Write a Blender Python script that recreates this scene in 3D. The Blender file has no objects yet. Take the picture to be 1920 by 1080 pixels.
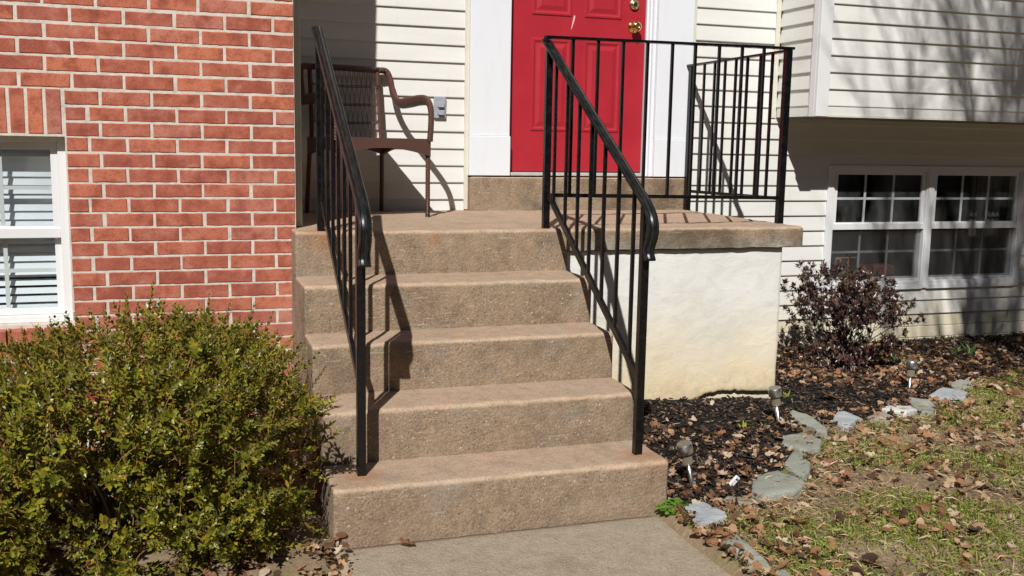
import bpy, bmesh, math, random
import numpy as np
from mathutils import Vector, Matrix, noise
random.seed(7); RNG = np.random.default_rng(11)
R = math.radians
sc = bpy.context.scene

# ------------------------------------------------------------------ camera
cam_d = bpy.data.cameras.new('camera'); cam = bpy.data.objects.new('camera', cam_d)
sc.collection.objects.link(cam); sc.camera = cam
YAW, PIT, ROL = 0.3211, 0.1428, -0.0176
_f = Vector((math.sin(YAW)*math.cos(PIT), math.cos(YAW)*math.cos(PIT), -math.sin(PIT)))
_r = Vector((math.cos(YAW), -math.sin(YAW), 0)); _u = _r.cross(_f)
_c, _s = math.cos(ROL), math.sin(ROL)
_r, _u = _c*_r - _s*_u, _s*_r + _c*_u
m = Matrix((( _r.x, _u.x, -_f.x, -0.496), (_r.y, _u.y, -_f.y, -4.5764), (_r.z, _u.z, -_f.z, 1.3735), (0, 0, 0, 1)))
cam.matrix_world = m
cam_d.sensor_width = 36; cam_d.lens = 1875.55/1920*36
cam_d.clip_start = 0.05; cam_d.clip_end = 500

# ------------------------------------------------------------------ light
SUN = Vector((0.5, 1.0, -1.04)).normalized()
world = bpy.data.worlds.new('World'); sc.world = world; world.use_nodes = True
wn = world.node_tree; bg = wn.nodes['Background']
sky = wn.nodes.new('ShaderNodeTexSky'); sky.sky_type = 'NISHITA'; sky.sun_disc = False
sky.sun_elevation = math.asin(-SUN.z); sky.sun_rotation = R(206.6); sky.dust_density = 0.2; sky.air_density = 0.65; sky.ozone_density = 2.0
wn.links.new(sky.outputs[0], bg.inputs[0]); bg.inputs[1].default_value = 0.05
sd = bpy.data.lights.new('sun', 'SUN'); sun = bpy.data.objects.new('sun', sd); sc.collection.objects.link(sun)
sd.energy = 5.0; sd.angle = R(0.5); sd.color = (1.0, 0.965, 0.915)
sun.rotation_euler = SUN.to_track_quat('-Z', 'Y').to_euler(); sun.location = (-3, -8, 8)
sc.view_settings.view_transform = 'Standard'; sc.view_settings.look = 'None'
sc.view_settings.exposure = 0.0; sc.view_settings.gamma = 1.0; sc.view_settings.use_curve_mapping = False

# ------------------------------------------------------------------ helpers
def tag(o, label=None, cat=None, group=None, kind=None):
    if label: o['label'] = label
    if cat: o['category'] = cat
    if group: o['group'] = group
    if kind: o['kind'] = kind
    return o
def empty(name, loc=(0, 0, 0), rz=0.0):
    o = bpy.data.objects.new(name, None); sc.collection.objects.link(o)
    o.location = loc; o.rotation_euler = (0, 0, rz); o.empty_display_size = .1
    return o
def link(name, me, parent=None, loc=None):
    o = bpy.data.objects.new(name, me); sc.collection.objects.link(o)
    if parent: o.parent = parent
    if loc is not None: o.location = loc
    return o
class MB:
    def __init__(s): s.v = []; s.f = []
    def quad(s, *p):
        n = len(s.v); s.v += [tuple(q) for q in p]; s.f.append(tuple(range(n, n+len(p))))
    def box(s, x0, x1, y0, y1, z0, z1, b=0.0):
        if b <= 0:
            n = len(s.v)
            s.v += [(x, y, z) for x in (x0, x1) for y in (y0, y1) for z in (z0, z1)]
            s.f += [tuple(n+i for i in q) for q in ((0,1,3,2),(4,6,7,5),(0,4,5,1),(2,3,7,6),(0,2,6,4),(1,5,7,3))]
            return s
        bm = bmesh.new(); bmesh.ops.create_cube(bm, size=1)
        for v in bm.verts:
            v.co = Vector(((x0+x1)/2+v.co.x*(x1-x0), (y0+y1)/2+v.co.y*(y1-y0), (z0+z1)/2+v.co.z*(z1-z0)))
        bmesh.ops.bevel(bm, geom=bm.edges[:], offset=b, segments=1, affect='EDGES')
        return s.add_bm(bm)
    def add_bm(s, bm):
        n = len(s.v); bm.verts.ensure_lookup_table(); bm.verts.index_update()
        s.v += [tuple(v.co) for v in bm.verts]; s.f += [tuple(n+v.index for v in f.verts) for f in bm.faces]
        bm.free(); return s
    def tube(s, pts, r, n=8, cap=True, flat=1.0, side=None):
        """tube along a path; r float or list; flat squashes one axis"""
        pts = [Vector(p) for p in pts]; N = len(pts)
        rs = r if isinstance(r, (list, tuple)) else [r]*N
        t0 = (pts[1]-pts[0]).normalized()
        a = Vector(side) if side else (Vector((0, 0, 1)) if abs(t0.z) < .9 else Vector((1, 0, 0)))
        base = len(s.v); u = (a - t0*a.dot(t0)).normalized()
        for i, p in enumerate(pts):
            t = (pts[min(i+1, N-1)]-pts[max(i-1, 0)]).normalized()
            u = (u - t*u.dot(t)); u = u.normalized() if u.length > 1e-6 else Vector((1, 0, 0)); w = t.cross(u)
            for k in range(n):
                an = 2*math.pi*k/n
                s.v.append(tuple(p + u*math.cos(an)*rs[i] + w*math.sin(an)*rs[i]*flat))
        for i in range(N-1):
            for k in range(n):
                s.f.append((base+i*n+k, base+i*n+(k+1) % n, base+(i+1)*n+(k+1) % n, base+(i+1)*n+k))
        if cap:
            s.f.append(tuple(base+k for k in reversed(range(n)))); s.f.append(tuple(base+(N-1)*n+k for k in range(n)))
        return s
    def lathe(s, prof, n=20, center=(0, 0)):
        base = len(s.v); cx, cy = center
        for r, z in prof:
            for k in range(n):
                a = 2*math.pi*k/n; s.v.append((cx+r*math.cos(a), cy+r*math.sin(a), z))
        for i in range(len(prof)-1):
            for k in range(n):
                s.f.append((base+i*n+k, base+i*n+(k+1) % n, base+(i+1)*n+(k+1) % n, base+(i+1)*n+k))
        s.f.append(tuple(base+k for k in reversed(range(n)))); s.f.append(tuple(base+(len(prof)-1)*n+k for k in range(n)))
        return s
    def sweepx(s, path, prof):
        """sweep a closed profile [(x across, h up)] along a path in the YZ plane [(x, y, z)]"""
        path = [Vector(p) for p in path]; N = len(path); n = len(prof); base = len(s.v)
        for i, p in enumerate(path):
            t = (path[min(i+1, N-1)]-path[max(i-1, 0)]).normalized()
            up = Vector((1, 0, 0)).cross(t)
            up.normalize()
            for x, h in prof: s.v.append(tuple(p + Vector((x, 0, 0)) + up*h))
        for i in range(N-1):
            for k in range(n):
                s.f.append((base+i*n+k, base+i*n+(k+1) % n, base+(i+1)*n+(k+1) % n, base+(i+1)*n+k))
        s.f.append(tuple(base+k for k in reversed(range(n)))); s.f.append(tuple(base+(N-1)*n+k for k in range(n)))
        return s
    def mesh(s, name, mat=None, smooth=False):
        me = bpy.data.meshes.new(name); me.from_pydata(s.v, [], s.f); me.update()
        bm = bmesh.new(); bm.from_mesh(me); bmesh.ops.recalc_face_normals(bm, faces=bm.faces[:]); bm.to_mesh(me); bm.free()
        if mat: me.materials.append(mat)
        if smooth: me.shade_smooth()
        return me
    def build(s, name, mat, parent=None, smooth=False, angle=None):
        me = s.mesh(name, mat, smooth or angle is not None)
        if angle is not None: me.set_sharp_from_angle(angle=R(angle))
        return link(name, me, parent)
def fast_mesh(name, V, F, mats, smooth=False, midx=None):
    """V (n,3) array, F (m,k) array of one polygon size"""
    me = bpy.data.meshes.new(name); V = np.asarray(V, np.float32); F = np.asarray(F, np.int32); k = F.shape[1]
    me.vertices.add(len(V)); me.vertices.foreach_set('co', V.ravel())
    me.loops.add(F.size); me.loops.foreach_set('vertex_index', F.ravel())
    me.polygons.add(len(F)); me.polygons.foreach_set('loop_start', np.arange(0, F.size, k, dtype=np.int32))
    me.polygons.foreach_set('loop_total', np.full(len(F), k, np.int32))
    if midx is not None: me.polygons.foreach_set('material_index', np.asarray(midx, np.int32))
    for m_ in mats: me.materials.append(m_)
    me.update(calc_edges=True); me.validate()
    if smooth: me.shade_smooth()
    return me

# ------------------------------------------------------------------ node material helper
class NM:
    def __init__(s, name):
        s.m = bpy.data.materials.new(name); s.m.use_nodes = True; s.t = s.m.node_tree
        s.n = s.t.nodes; s.b = s.n['Principled BSDF']; s.out = s.n['Material Output']
    def L(s, a, b): s.t.links.new(a, b); return a
    def geo(s): 
        if not hasattr(s, '_g'): s._g = s.n.new('ShaderNodeNewGeometry')
        return s._g
    def pos(s): return s.geo().outputs['Position']
    def obj(s): return s.n.new('ShaderNodeTexCoord').outputs['Object']
    def rnd_obj(s): return s.n.new('ShaderNodeObjectInfo').outputs['Random']
    def rnd_isl(s): return s.geo().outputs['Random Per Island']
    def scale(s, v, sx, sy, sz, off=(0, 0, 0)):
        mp = s.n.new('ShaderNodeMapping'); mp.inputs['Scale'].default_value = (sx, sy, sz); mp.inputs['Location'].default_value = off
        s.L(v, mp.inputs[0]); return mp.outputs[0]
    def noise(s, v, sc_, det=4, rough=.55, dist=0, w=None):
        q = s.n.new('ShaderNodeTexNoise'); q.inputs['Scale'].default_value = sc_; q.inputs['Detail'].default_value = det
        q.inputs['Roughness'].default_value = rough; q.inputs['Distortion'].default_value = dist
        s.L(v, q.inputs['Vector']); return q.outputs['Fac']
    def voro(s, v, sc_, feat='F1', rnd=1.0):
        q = s.n.new('ShaderNodeTexVoronoi'); q.feature = feat; q.inputs['Scale'].default_value = sc_; q.inputs['Randomness'].default_value = rnd
        s.L(v, q.inputs['Vector']); return q
    def ramp(s, v, stops, interp='LINEAR'):
        q = s.n.new('ShaderNodeValToRGB'); q.color_ramp.interpolation = interp
        e = q.color_ramp.elements
        while len(e) < len(stops): e.new(0.5)
        for i, (p, c) in enumerate(stops):
            e[i].position = p; e[i].color = (c, c, c, 1) if isinstance(c, (int, float)) else (*c, 1)
        s.L(v, q.inputs[0]); return q.outputs[0]
    def mix(s, fac, a, b, mode='MIX'):
        q = s.n.new('ShaderNodeMix'); q.data_type = 'RGBA'; q.blend_type = mode
        for inp, val in ((q.inputs[0], fac), (q.inputs[6], a), (q.inputs[7], b)):
            if isinstance(val, (int, float)): inp.default_value = val if inp.type == 'VALUE' else (val, val, val, 1)
            elif isinstance(val, tuple): inp.default_value = (*val, 1)
            else: s.L(val, inp)
        return q.outputs[2]
    def math(s, op, a, b=0.0, c=None):
        q = s.n.new('ShaderNodeMath'); q.operation = op
        for i, val in enumerate((a, b) if c is None else (a, b, c)):
            if isinstance(val, (int, float)): q.inputs[i].default_value = val
            else: s.L(val, q.inputs[i])
        return q.outputs[0]
    def sep(s, v):
        q = s.n.new('ShaderNodeSeparateXYZ'); s.L(v, q.inputs[0]); return q.outputs
    def maprange(s, v, a, b, c=0, d=1):
        q = s.n.new('ShaderNodeMapRange'); q.inputs[1].default_value = a; q.inputs[2].default_value = b
        q.inputs[3].default_value = c; q.inputs[4].default_value = d; s.L(v, q.inputs[0]); return q.outputs[0]
    def dist(s, v, p):
        q = s.n.new('ShaderNodeVectorMath'); q.operation = 'DISTANCE'; s.L(v, q.inputs[0]); q.inputs[1].default_value = p
        return q.outputs['Value']
    def bump(s, h, strength, dist_, prev=None):
        q = s.n.new('ShaderNodeBump'); q.inputs['Strength'].default_value = strength; q.inputs['Distance'].default_value = dist_
        s.L(h, q.inputs['Height'])
        if prev: s.L(prev, q.inputs['Normal'])
        return q.outputs[0]
    def fin(s, col=None, rough=None, nrm=None, metal=None, spec=None, **k):
        for key, val in (('Base Color', col), ('Roughness', rough), ('Metallic', metal), ('Specular IOR Level', spec), *k.items()):
            if val is None: continue
            i = s.b.inputs[key]
            if isinstance(val, tuple): i.default_value = (*val, 1)
            elif isinstance(val, (int, float)): i.default_value = val
            else: s.L(val, i)
        if nrm: s.L(nrm, s.b.inputs['Normal'])
        return s.m

# --- brick
def mk_brick():
    a = NM('brick_clay'); p = a.pos(); r = a.rnd_obj()
    n1 = a.noise(p, 14, 4, .6); n2 = a.noise(p, 90, 3, .6); n3 = a.noise(a.scale(p, 60, 60, 240), 1, 3, .7)
    c = a.ramp(r, [(0, (.34, .095, .062)), (.25, (.48, .150, .088)), (.5, (.38, .115, .078)), (.75, (.52, .165, .090)), (1, (.44, .168, .125))])
    c = a.mix(a.math('MULTIPLY', a.maprange(n1, .47, .66), .8), c, (.25, .058, .036))
    c = a.mix(a.math('MULTIPLY', a.maprange(n1, .46, .25), .8), c, (.52, .235, .17))
    c = a.mix(a.math('MULTIPLY', a.maprange(n3, .56, .66), .55), c, (.23, .055, .034))
    # efflorescence and mortar smears near the concrete
    xyz = a.sep(p)
    m1 = a.math('MULTIPLY', a.maprange(xyz[0], -.42, .0), a.maprange(xyz[2], .85, .35))
    m1 = a.math('MULTIPLY', m1, a.maprange(a.noise(p, 9, 4, .6), .35, .7))
    c = a.mix(a.math('MULTIPLY', m1, .7), c, (.50, .30, .24))
    dk = a.voro(p, 130); c = a.mix(a.math('MULTIPLY', a.math('MULTIPLY', a.math('LESS_THAN', dk.outputs['Distance'], .28), a.math('GREATER_THAN', a.sep(dk.outputs['Color'])[1], .78)), .6), c, (.12, .035, .025))
    sp = a.voro(p, 42); near = a.math('LESS_THAN', sp.outputs['Distance'], .055)
    pick = a.math('GREATER_THAN', a.sep(sp.outputs['Color'])[0], .80)
    c = a.mix(a.math('MULTIPLY', a.math('MULTIPLY', near, pick), .8), c, (.62, .50, .44))
    b = a.bump(n2, .5, .0025); b = a.bump(n3, .35, .002, b)
    return a.fin(c, .85, b, spec=.25)
BRICK = mk_brick()
def mk_mortar():
    a = NM('mortar'); p = a.pos(); n = a.noise(p, 25, 5, .65); n2 = a.noise(p, 220, 3, .6)
    c = a.ramp(n, [(.3, (.46, .41, .36)), (.5, (.62, .56, .49)), (.75, (.72, .66, .59))])
    b = a.bump(n2, .6, .002); return a.fin(c, .95, a.bump(n, .5, .004, b), spec=.15)
MORTAR = mk_mortar()
# --- siding
def mk_siding(name, c0, c1, dirt=False):
    a = NM(name); p = a.pos(); n = a.noise(a.scale(p, .8, .8, 5), 2.2, 4, .6); n2 = a.noise(a.scale(p, 12, 12, 160), 1, 3, .6)
    c = a.mix(a.maprange(n, .3, .7), c0, c1)
    if dirt:
        xyz = a.sep(p); n3 = a.noise(p, 6, 5, .65)
        st = a.math('MULTIPLY', a.maprange(xyz[2], .62, .10), a.maprange(n3, .35, .68))
        c = a.mix(a.math('MULTIPLY', st, .75), c, (.66, .56, .36))
    st2 = a.noise(a.scale(p, 22, 22, 1.4), 1, 4, .6)
    c = a.mix(a.math('MULTIPLY', a.maprange(st2, .58, .78), .22), c, (.48, .46, .38))
    b = a.bump(n2, .10, .0015); b = a.bump(a.noise(a.scale(p, 1, 1, 3), 3, 2, .5), .18, .02, b)
    return a.fin(c, .55, b, spec=.35)
SIDING = mk_siding('vinyl_siding', (.66, .66, .625), (.715, .715, .69), True)
SIDING_IN = mk_siding('vinyl_trim', (.60, .58, .48), (.66, .64, .55))
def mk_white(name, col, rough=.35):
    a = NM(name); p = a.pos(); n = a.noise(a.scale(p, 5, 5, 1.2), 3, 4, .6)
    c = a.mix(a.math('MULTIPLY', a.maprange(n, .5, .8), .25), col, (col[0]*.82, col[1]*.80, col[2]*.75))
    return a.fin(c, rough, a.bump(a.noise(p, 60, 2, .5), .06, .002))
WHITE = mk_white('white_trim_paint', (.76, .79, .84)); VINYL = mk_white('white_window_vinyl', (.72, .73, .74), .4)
SHADED_SOFFIT = mk_white('shaded_soffit_board', (.20, .155, .115), .8)
def mk_door():
    a = NM('red_door_paint'); p = a.pos(); n = a.noise(p, 5, 5, .6); n2 = a.noise(p, 140, 2, .5)
    c = a.mix(a.maprange(n, .3, .7), (.37, .016, .030), (.42, .022, .036))
    sp = a.voro(p, 9); c = a.mix(a.math('MULTIPLY', a.math('LESS_THAN', sp.outputs['Distance'], .03), .6), c, (.12, .01, .01))
    return a.fin(c, .42, a.bump(n2, .07, .0015))
DOOR = mk_door()
def simple(name, col, rough=.5, metal=0, bump=0, bs=60, var=.12):
    a = NM(name); p = a.pos(); n = a.noise(p, bs, 4, .6)
    c = a.mix(a.math('MULTIPLY', a.maprange(n, .35, .7), 1.0), tuple(max(0, q*(1-var)) for q in col), tuple(min(1, q*(1+var)) for q in col))
    return a.fin(c, rough, a.bump(n, bump, .002) if bump else None, metal)
BRASS = simple('brass', (.83, .60, .25), .16, 1.0); BRASSK = simple('dull_brass', (.60, .47, .28), .3, 1.0)
STEEL = simple('brushed_steel', (.78, .78, .80), .36, 1.0); GREY_PLASTIC = simple('grey_plastic', (.33, .36, .41), .45)
DARK = simple('dark_seal', (.03, .028, .026), .8); TAGW = simple('white_plastic_tag', (.78, .79, .82), .4)
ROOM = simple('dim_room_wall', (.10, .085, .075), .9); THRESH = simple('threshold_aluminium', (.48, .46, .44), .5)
SCRATCH = simple('bare_scratch', (.75, .52, .52), .6); SOLAR = simple('solar_cap_panel', (.16, .15, .12), .35)
ORANGE_SILL = simple('sill_clay', (.52, .20, .10), .85, bump=.3)
def mk_iron():
    a = NM('black_painted_iron'); p = a.pos(); n = a.noise(p, 30, 5, .65); n2 = a.noise(p, 160, 3, .6)
    c = a.mix(a.maprange(n, .45, .75), (.0045, .0045, .0055), (.010, .0095, .0095))
    c = a.mix(a.math('MULTIPLY', a.maprange(n2, .68, .74), .4), c, (.07, .07, .075))
    xyz = a.sep(p)
    rs = a.math('MULTIPLY', a.maprange(a.noise(p, 22, 4, .7), .62, .72), .5)
    c = a.mix(rs, c, (.035, .015, .010))
    return a.fin(c, a.maprange(n, .3, .7, .20, .38), a.bump(n2, .10, .0006), spec=.40)
IRON = mk_iron()
def mk_ironcap():
    a = NM('weathered_iron_cap'); p = a.pos(); n = a.noise(a.scale(p, 120, 18, 18), 1, 4, .7)
    c = a.mix(a.maprange(n, .42, .7), (.007, .0075, .008), (.028, .030, .030))
    return a.fin(c, .28, a.bump(n, .12, .0006), spec=.5)
IRONCAP = mk_ironcap()
# --- concrete
def mk_conc(name, tread, riser, rust=True, agg=1.0):
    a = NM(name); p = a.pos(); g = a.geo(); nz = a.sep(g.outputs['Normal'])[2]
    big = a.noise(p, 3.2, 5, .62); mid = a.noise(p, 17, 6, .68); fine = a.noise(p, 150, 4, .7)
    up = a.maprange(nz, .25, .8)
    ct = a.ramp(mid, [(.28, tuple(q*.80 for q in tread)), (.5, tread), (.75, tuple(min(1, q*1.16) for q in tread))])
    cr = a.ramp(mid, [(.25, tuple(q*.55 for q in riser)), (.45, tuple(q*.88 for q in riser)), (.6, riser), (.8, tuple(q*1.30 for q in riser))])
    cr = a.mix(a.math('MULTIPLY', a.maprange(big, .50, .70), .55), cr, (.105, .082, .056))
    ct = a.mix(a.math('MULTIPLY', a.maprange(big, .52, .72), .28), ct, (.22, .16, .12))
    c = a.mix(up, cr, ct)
    # aggregate pebbles showing through
    for sc_, th, keep, k in ((48, .24, .84, .80), (85, .31, .62, .80), (150, .37, .48, .75), (280, .40, .45, .60)):
        v = a.voro(p, sc_); col = a.sep(v.outputs['Color'])
        inside = a.math('LESS_THAN', v.outputs['Distance'], th); sel = a.math('GREATER_THAN', col[0], keep)
        peb = a.ramp(col[1], [(0, (.08, .09, .09)), (.22, (.20, .14, .09)), (.42, (.44, .37, .29)), (.55, (.34, .20, .10)), (.70, (.14, .11, .08)), (.86, (.42, .31, .20)), (.95, (.60, .54, .46))], 'CONSTANT')
        amt = a.math('MULTIPLY', a.math('MULTIPLY', inside, sel), a.maprange(up, 0, 1, k*agg, k*.42*agg))
        amt = a.math('MULTIPLY', amt, a.maprange(a.noise(p, 5, 3, .6), .36, .56, .25, 1))
        c = a.mix(amt, c, peb)
    gp = a.noise(a.scale(p, 1, 1, 1.3, (3, 1, 7)), 4.5, 6, .7)
    c = a.mix(a.math('MULTIPLY', a.maprange(gp, .54, .66), .34), c, (.30, .28, .24))
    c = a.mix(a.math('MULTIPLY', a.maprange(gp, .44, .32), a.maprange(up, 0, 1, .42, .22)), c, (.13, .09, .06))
    # pale worn line on the nosing
    nose = a.math('MULTIPLY', a.math('MULTIPLY', a.maprange(nz, .12, .5), a.maprange(nz, .97, .7)), a.maprange(a.noise(p, 13, 5, .7), .38, .62, .05, .55))
    c = a.mix(nose, c, (.60, .44, .31))
    c = a.mix(a.math('MULTIPLY', a.maprange(fine, .54, .70), .50), c, (.09, .066, .046))
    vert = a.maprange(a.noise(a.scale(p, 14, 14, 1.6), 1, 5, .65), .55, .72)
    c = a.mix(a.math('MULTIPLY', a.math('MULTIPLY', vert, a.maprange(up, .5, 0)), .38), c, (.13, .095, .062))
    xx = a.sep(p); side = a.math('MULTIPLY', a.maprange(xx[0], 1.24, 1.32), a.maprange(up, .8, .2))
    zn = a.math('ADD', xx[2], a.math('MULTIPLY', a.math('SUBTRACT', a.noise(p, 9, 5, .65), .5), .10))
    if rust:
        c = a.mix(a.math('MULTIPLY', side, a.maprange(zn, .945, .905)), c, a.mix(a.maprange(mid, .4, .6), (.22, .19, .15), (.34, .31, .26)))
        c = a.mix(a.math('MULTIPLY', a.math('MULTIPLY', side, a.maprange(big, .42, .58)), .65), c, (.095, .066, .040))
        pale = a.math('MULTIPLY', a.maprange(a.noise(a.scale(p, 7, 7, 90), 1, 4, .7), .60, .68), a.maprange(up, .4, .0))
        c = a.mix(a.math('MULTIPLY', pale, .35), c, (.62, .55, .44))
    c = a.mix(a.math('MULTIPLY', a.maprange(fine, .42, .28), .35), c, (.62, .50, .38))
    if rust:
        wob = a.math('MULTIPLY', a.math('SUBTRACT', a.noise(p, 18, 5, .7), .5), .12)
        for q, rad in (((.093, -1.165, .19), .11), ((1.175, -1.2, .19), .13), ((.093, -.14, .975), .12), ((1.132, -.11, .975), .06), ((.60, -.155, .95), .035)):
            d = a.math('ADD', a.dist(p, q), wob)
            c = a.mix(a.math('MULTIPLY', a.maprange(d, rad, rad*.25), .55), c, (.33, .15, .07))
    b = a.bump(mid, .45, .008); b = a.bump(fine, a_str(.8), .0026, b)
    v2 = a.voro(p, 75); b = a.bump(a.maprange(v2.outputs['Distance'], .0, .6), .5, .0028, b)
    return a.fin(c, .92, b, spec=.2)
def a_str(x): return x
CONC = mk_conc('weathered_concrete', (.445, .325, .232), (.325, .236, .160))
WALKC = mk_conc('walkway_concrete', (.36, .30, .22), (.25, .21, .16), rust=False, agg=1.3)
def mk_slabside():
    a = NM('slab_concrete'); p = a.pos(); g = a.geo(); nz = a.sep(g.outputs['Normal'])[2]
    return a.m
def mk_stucco():
    a = NM('painted_stucco'); p = a.pos(); xyz = a.sep(p)
    big = a.noise(p, 2.6, 5, .6); mid = a.noise(a.scale(p, 1, 1, 1.6), 8, 5, .65, 1.2); fine = a.noise(p, 120, 3, .6)
    base = a.mix(a.maprange(big, .35, .65), (.68, .68, .65), (.76, .755, .72))
    z = a.math('ADD', xyz[2], a.math('MULTIPLY', a.math('SUBTRACT', a.noise(p, 4, 5, .65), .5), .45))
    base = a.mix(a.math('MULTIPLY', a.maprange(z, .66, .12), .92), base, (.74, .60, .36))
    spl = a.math('MULTIPLY', a.maprange(xyz[2], .26, .06), a.maprange(a.noise(p, 38, 5, .75), .46, .62))
    base = a.mix(a.math('MULTIPLY', spl, .55), base, (.36, .27, .17))
    base = a.mix(a.math('MULTIPLY', a.maprange(z, .20, .02), .6), base, (.50, .42, .31))
    base = a.mix(a.math('MULTIPLY', a.maprange(mid, .56, .72), .28), base, (.42, .42, .39))
    cr = a.voro(a.scale(p, 1, 1, .6), 3.2, 'DISTANCE_TO_EDGE')
    crk = a.math('MULTIPLY', a.math('LESS_THAN', a.math('ADD', cr.outputs['Distance'], a.math('MULTIPLY', a.noise(p, 30, 3, .6), .02)), .0135), .08)
    base = a.mix(crk, base, (.36, .33, .28))
    tro = a.noise(a.scale(p, 9, 9, 26), 1, 4, .6, 2.5)
    b = a.bump(mid, .35, .010); b = a.bump(tro, .16, .005, b); b = a.bump(fine, .2, .0012, b)
    return a.fin(base, .8, b, spec=.25)
STUCCO = mk_stucco()
def mk_blockwall():
    a = NM('painted_block'); p = a.pos(); n = a.noise(p, 5, 6, .65); f = a.noise(a.scale(p, 40, 40, 14), 1, 4, .7)
    c = a.mix(a.maprange(n, .3, .65), (.62, .54, .37), (.72, .68, .54))
    z = a.sep(p)[2]
    c = a.mix(a.math('MULTIPLY', a.maprange(z, .10, .0), .5), c, (.40, .35, .26))
    return a.fin(c, .85, a.bump(f, .5, .004), spec=.2)
BLOCKW = mk_blockwall()
# --- ground
def mk_soil():
    a = NM('lawn_soil'); p = a.pos(); n = a.noise(p, 3.5, 6, .65); f = a.noise(p, 40, 5, .7)
    c = a.ramp(n, [(.3, (.12, .085, .055)), (.5, (.25, .182, .12)), (.7, (.36, .27, .18))])
    c = a.mix(a.math('MULTIPLY', a.maprange(f, .5, .68), .6), c, (.40, .31, .18))
    c = a.mix(a.math('MULTIPLY', a.maprange(a.noise(p, 7, 4, .6), .54, .64), .4), c, (.12, .15, .035))
    b = a.bump(f, .7, .012); return a.fin(c, .95, a.bump(n, .5, .03, b), spec=.1)
SOIL = mk_soil()
def mk_mulch():
    a = NM('dark_mulch'); p = a.pos(); n = a.noise(p, 8, 6, .65); f = a.noise(p, 60, 5, .7)
    c = a.ramp(n, [(.3, (.010, .009, .009)), (.55, (.022, .019, .018)), (.8, (.05, .038, .030))])
    return a.fin(c, .9, a.bump(f, .9, .012), spec=.2)
MULCH = mk_mulch()
def island(name, stops, rough=.7, spec=.3, trans=0, bump=False, interp='LINEAR', veins=False):
    a = NM(name); c = a.ramp(a.rnd_isl(), stops, interp)
    n = a.noise(a.pos(), 70, 3, .6)
    c = a.mix(a.maprange(n, .35, .7, 0, .45), c, a.mix(1.0, c, (.55, .5, .5), 'MULTIPLY'))
    nr = a.bump(n, .3, .003) if bump else None
    mt = a.fin(c, rough, nr, spec=spec)
    if trans > 0:
        tr = a.n.new('ShaderNodeBsdfTranslucent'); a.L(c, tr.inputs[0]); mx = a.n.new('ShaderNodeMixShader')
        mx.inputs[0].default_value = trans; a.L(a.b.outputs[0], mx.inputs[1]); a.L(tr.outputs[0], mx.inputs[2]); a.L(mx.outputs[0], a.out.inputs[0])
    return mt
CHIP = island('mulch_chips', [(0, (.007, .007, .007)), (.45, (.020, .017, .015)), (.70, (.055, .035, .024)), (.88, (.12, .075, .048)), (1, (.24, .17, .11))], .85)
LITTER = island('dead_leaves', [(0, (.035, .022, .015)), (.2, (.10, .055, .032)), (.42, (.25, .120, .058)), (.62, (.37, .190, .095)), (.82, (.46, .295, .17)), (1, (.58, .48, .36))], .75, .25, .12, True)
GRASS = island('lawn_grass', [(0, (.12, .16, .018)), (.45, (.20, .25, .03)), (.7, (.30, .31, .06)), (1, (.50, .42, .18))], .6, .3, .25)
WEED = island('low_weed_leaves', [(0, (.13, .21, .020)), (.6, (.23, .37, .035)), (1, (.36, .46, .07))], .55, .35, .25)
STRAW = island('dry_straw', [(0, (.34, .23, .11)), (.6, (.52, .39, .21)), (1, (.68, .57, .36))], .8, .2, .15)
BOXL = island('boxwood_leaves', [(0, (.055, .075, .008)), (.30, (.150, .165, .016)), (.62, (.27, .275, .028)), (.90, (.34, .32, .03)), (1, (.48, .30, .035))], .34, .5, .22)
TWIG = simple('boxwood_twig', (.30, .15, .055), .8, bump=.3)
BARK = simple('bark', (.14, .11, .085), .9, bump=.6, bs=30)
AZL = island('azalea_leaves', [(0, (.020, .009, .009)), (.5, (.060, .026, .022)), (.75, (.14, .062, .050)), (1, (.12, .10, .045))], .33, .7, .10)
TULIP = island('bulb_leaves', [(0, (.10, .20, .06)), (1, (.17, .30, .10))], .5, .3, .2)
CLOVER = island('clover_leaves', [(0, (.10, .20, .02)), (1, (.17, .32, .045))], .5, .3, .25)
def mk_stone(name, c0, c1):
    a = NM(name); p = a.pos(); n = a.noise(p, 6, 6, .65); f = a.noise(a.scale(p, 60, 60, 160), 1, 5, .7); st = a.noise(a.scale(p, 14, 40, 14), 1, 4, .6)
    c = a.mix(a.maprange(n, .35, .65), c0, c1)
    c = a.mix(a.math('MULTIPLY', a.maprange(st, .58, .7), .5), c, (.36, .30, .22))
    return a.fin(c, .85, a.bump(n, 1.0, .020, a.bump(f, .8, .004)), spec=.25)
STONES = {'grey': mk_stone('green_grey_stone', (.24, .255, .215), (.335, .35, .30)), 'blue': mk_stone('blue_grey_stone', (.30, .33, .35), (.44, .47, .49)),
          'white': mk_stone('whitish_stone', (.52, .53, .53), (.72, .72, .72)), 'brown': mk_stone('brown_grey_stone', (.25, .22, .17), (.36, .32, .25))}
def mk_wicker():
    a = NM('brown_wicker'); p = a.obj()
    w1 = a.n.new('ShaderNodeTexWave'); w1.wave_type = 'BANDS'; w1.bands_direction = 'DIAGONAL'; w1.inputs['Scale'].default_value = 42; w1.inputs['Distortion'].default_value = 1.5
    a.L(p, w1.inputs['Vector']); n = a.noise(p, 70, 3, .6)
    w2 = a.n.new('ShaderNodeTexWave'); w2.bands_direction = 'Z'; w2.inputs['Scale'].default_value = 60; w2.inputs['Distortion'].default_value = .6; a.L(p, w2.inputs['Vector'])
    h = a.math('ADD', w1.outputs['Fac'], w2.outputs['Fac'])
    c = a.ramp(a.math('MULTIPLY', h, .5), [(.15, (.015, .006, .005)), (.5, (.10, .036, .025)), (.85, (.30, .15, .115))])
    return a.fin(c, .38, a.bump(h, .8, .004), spec=.5)
WICKER = mk_wicker()
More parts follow.
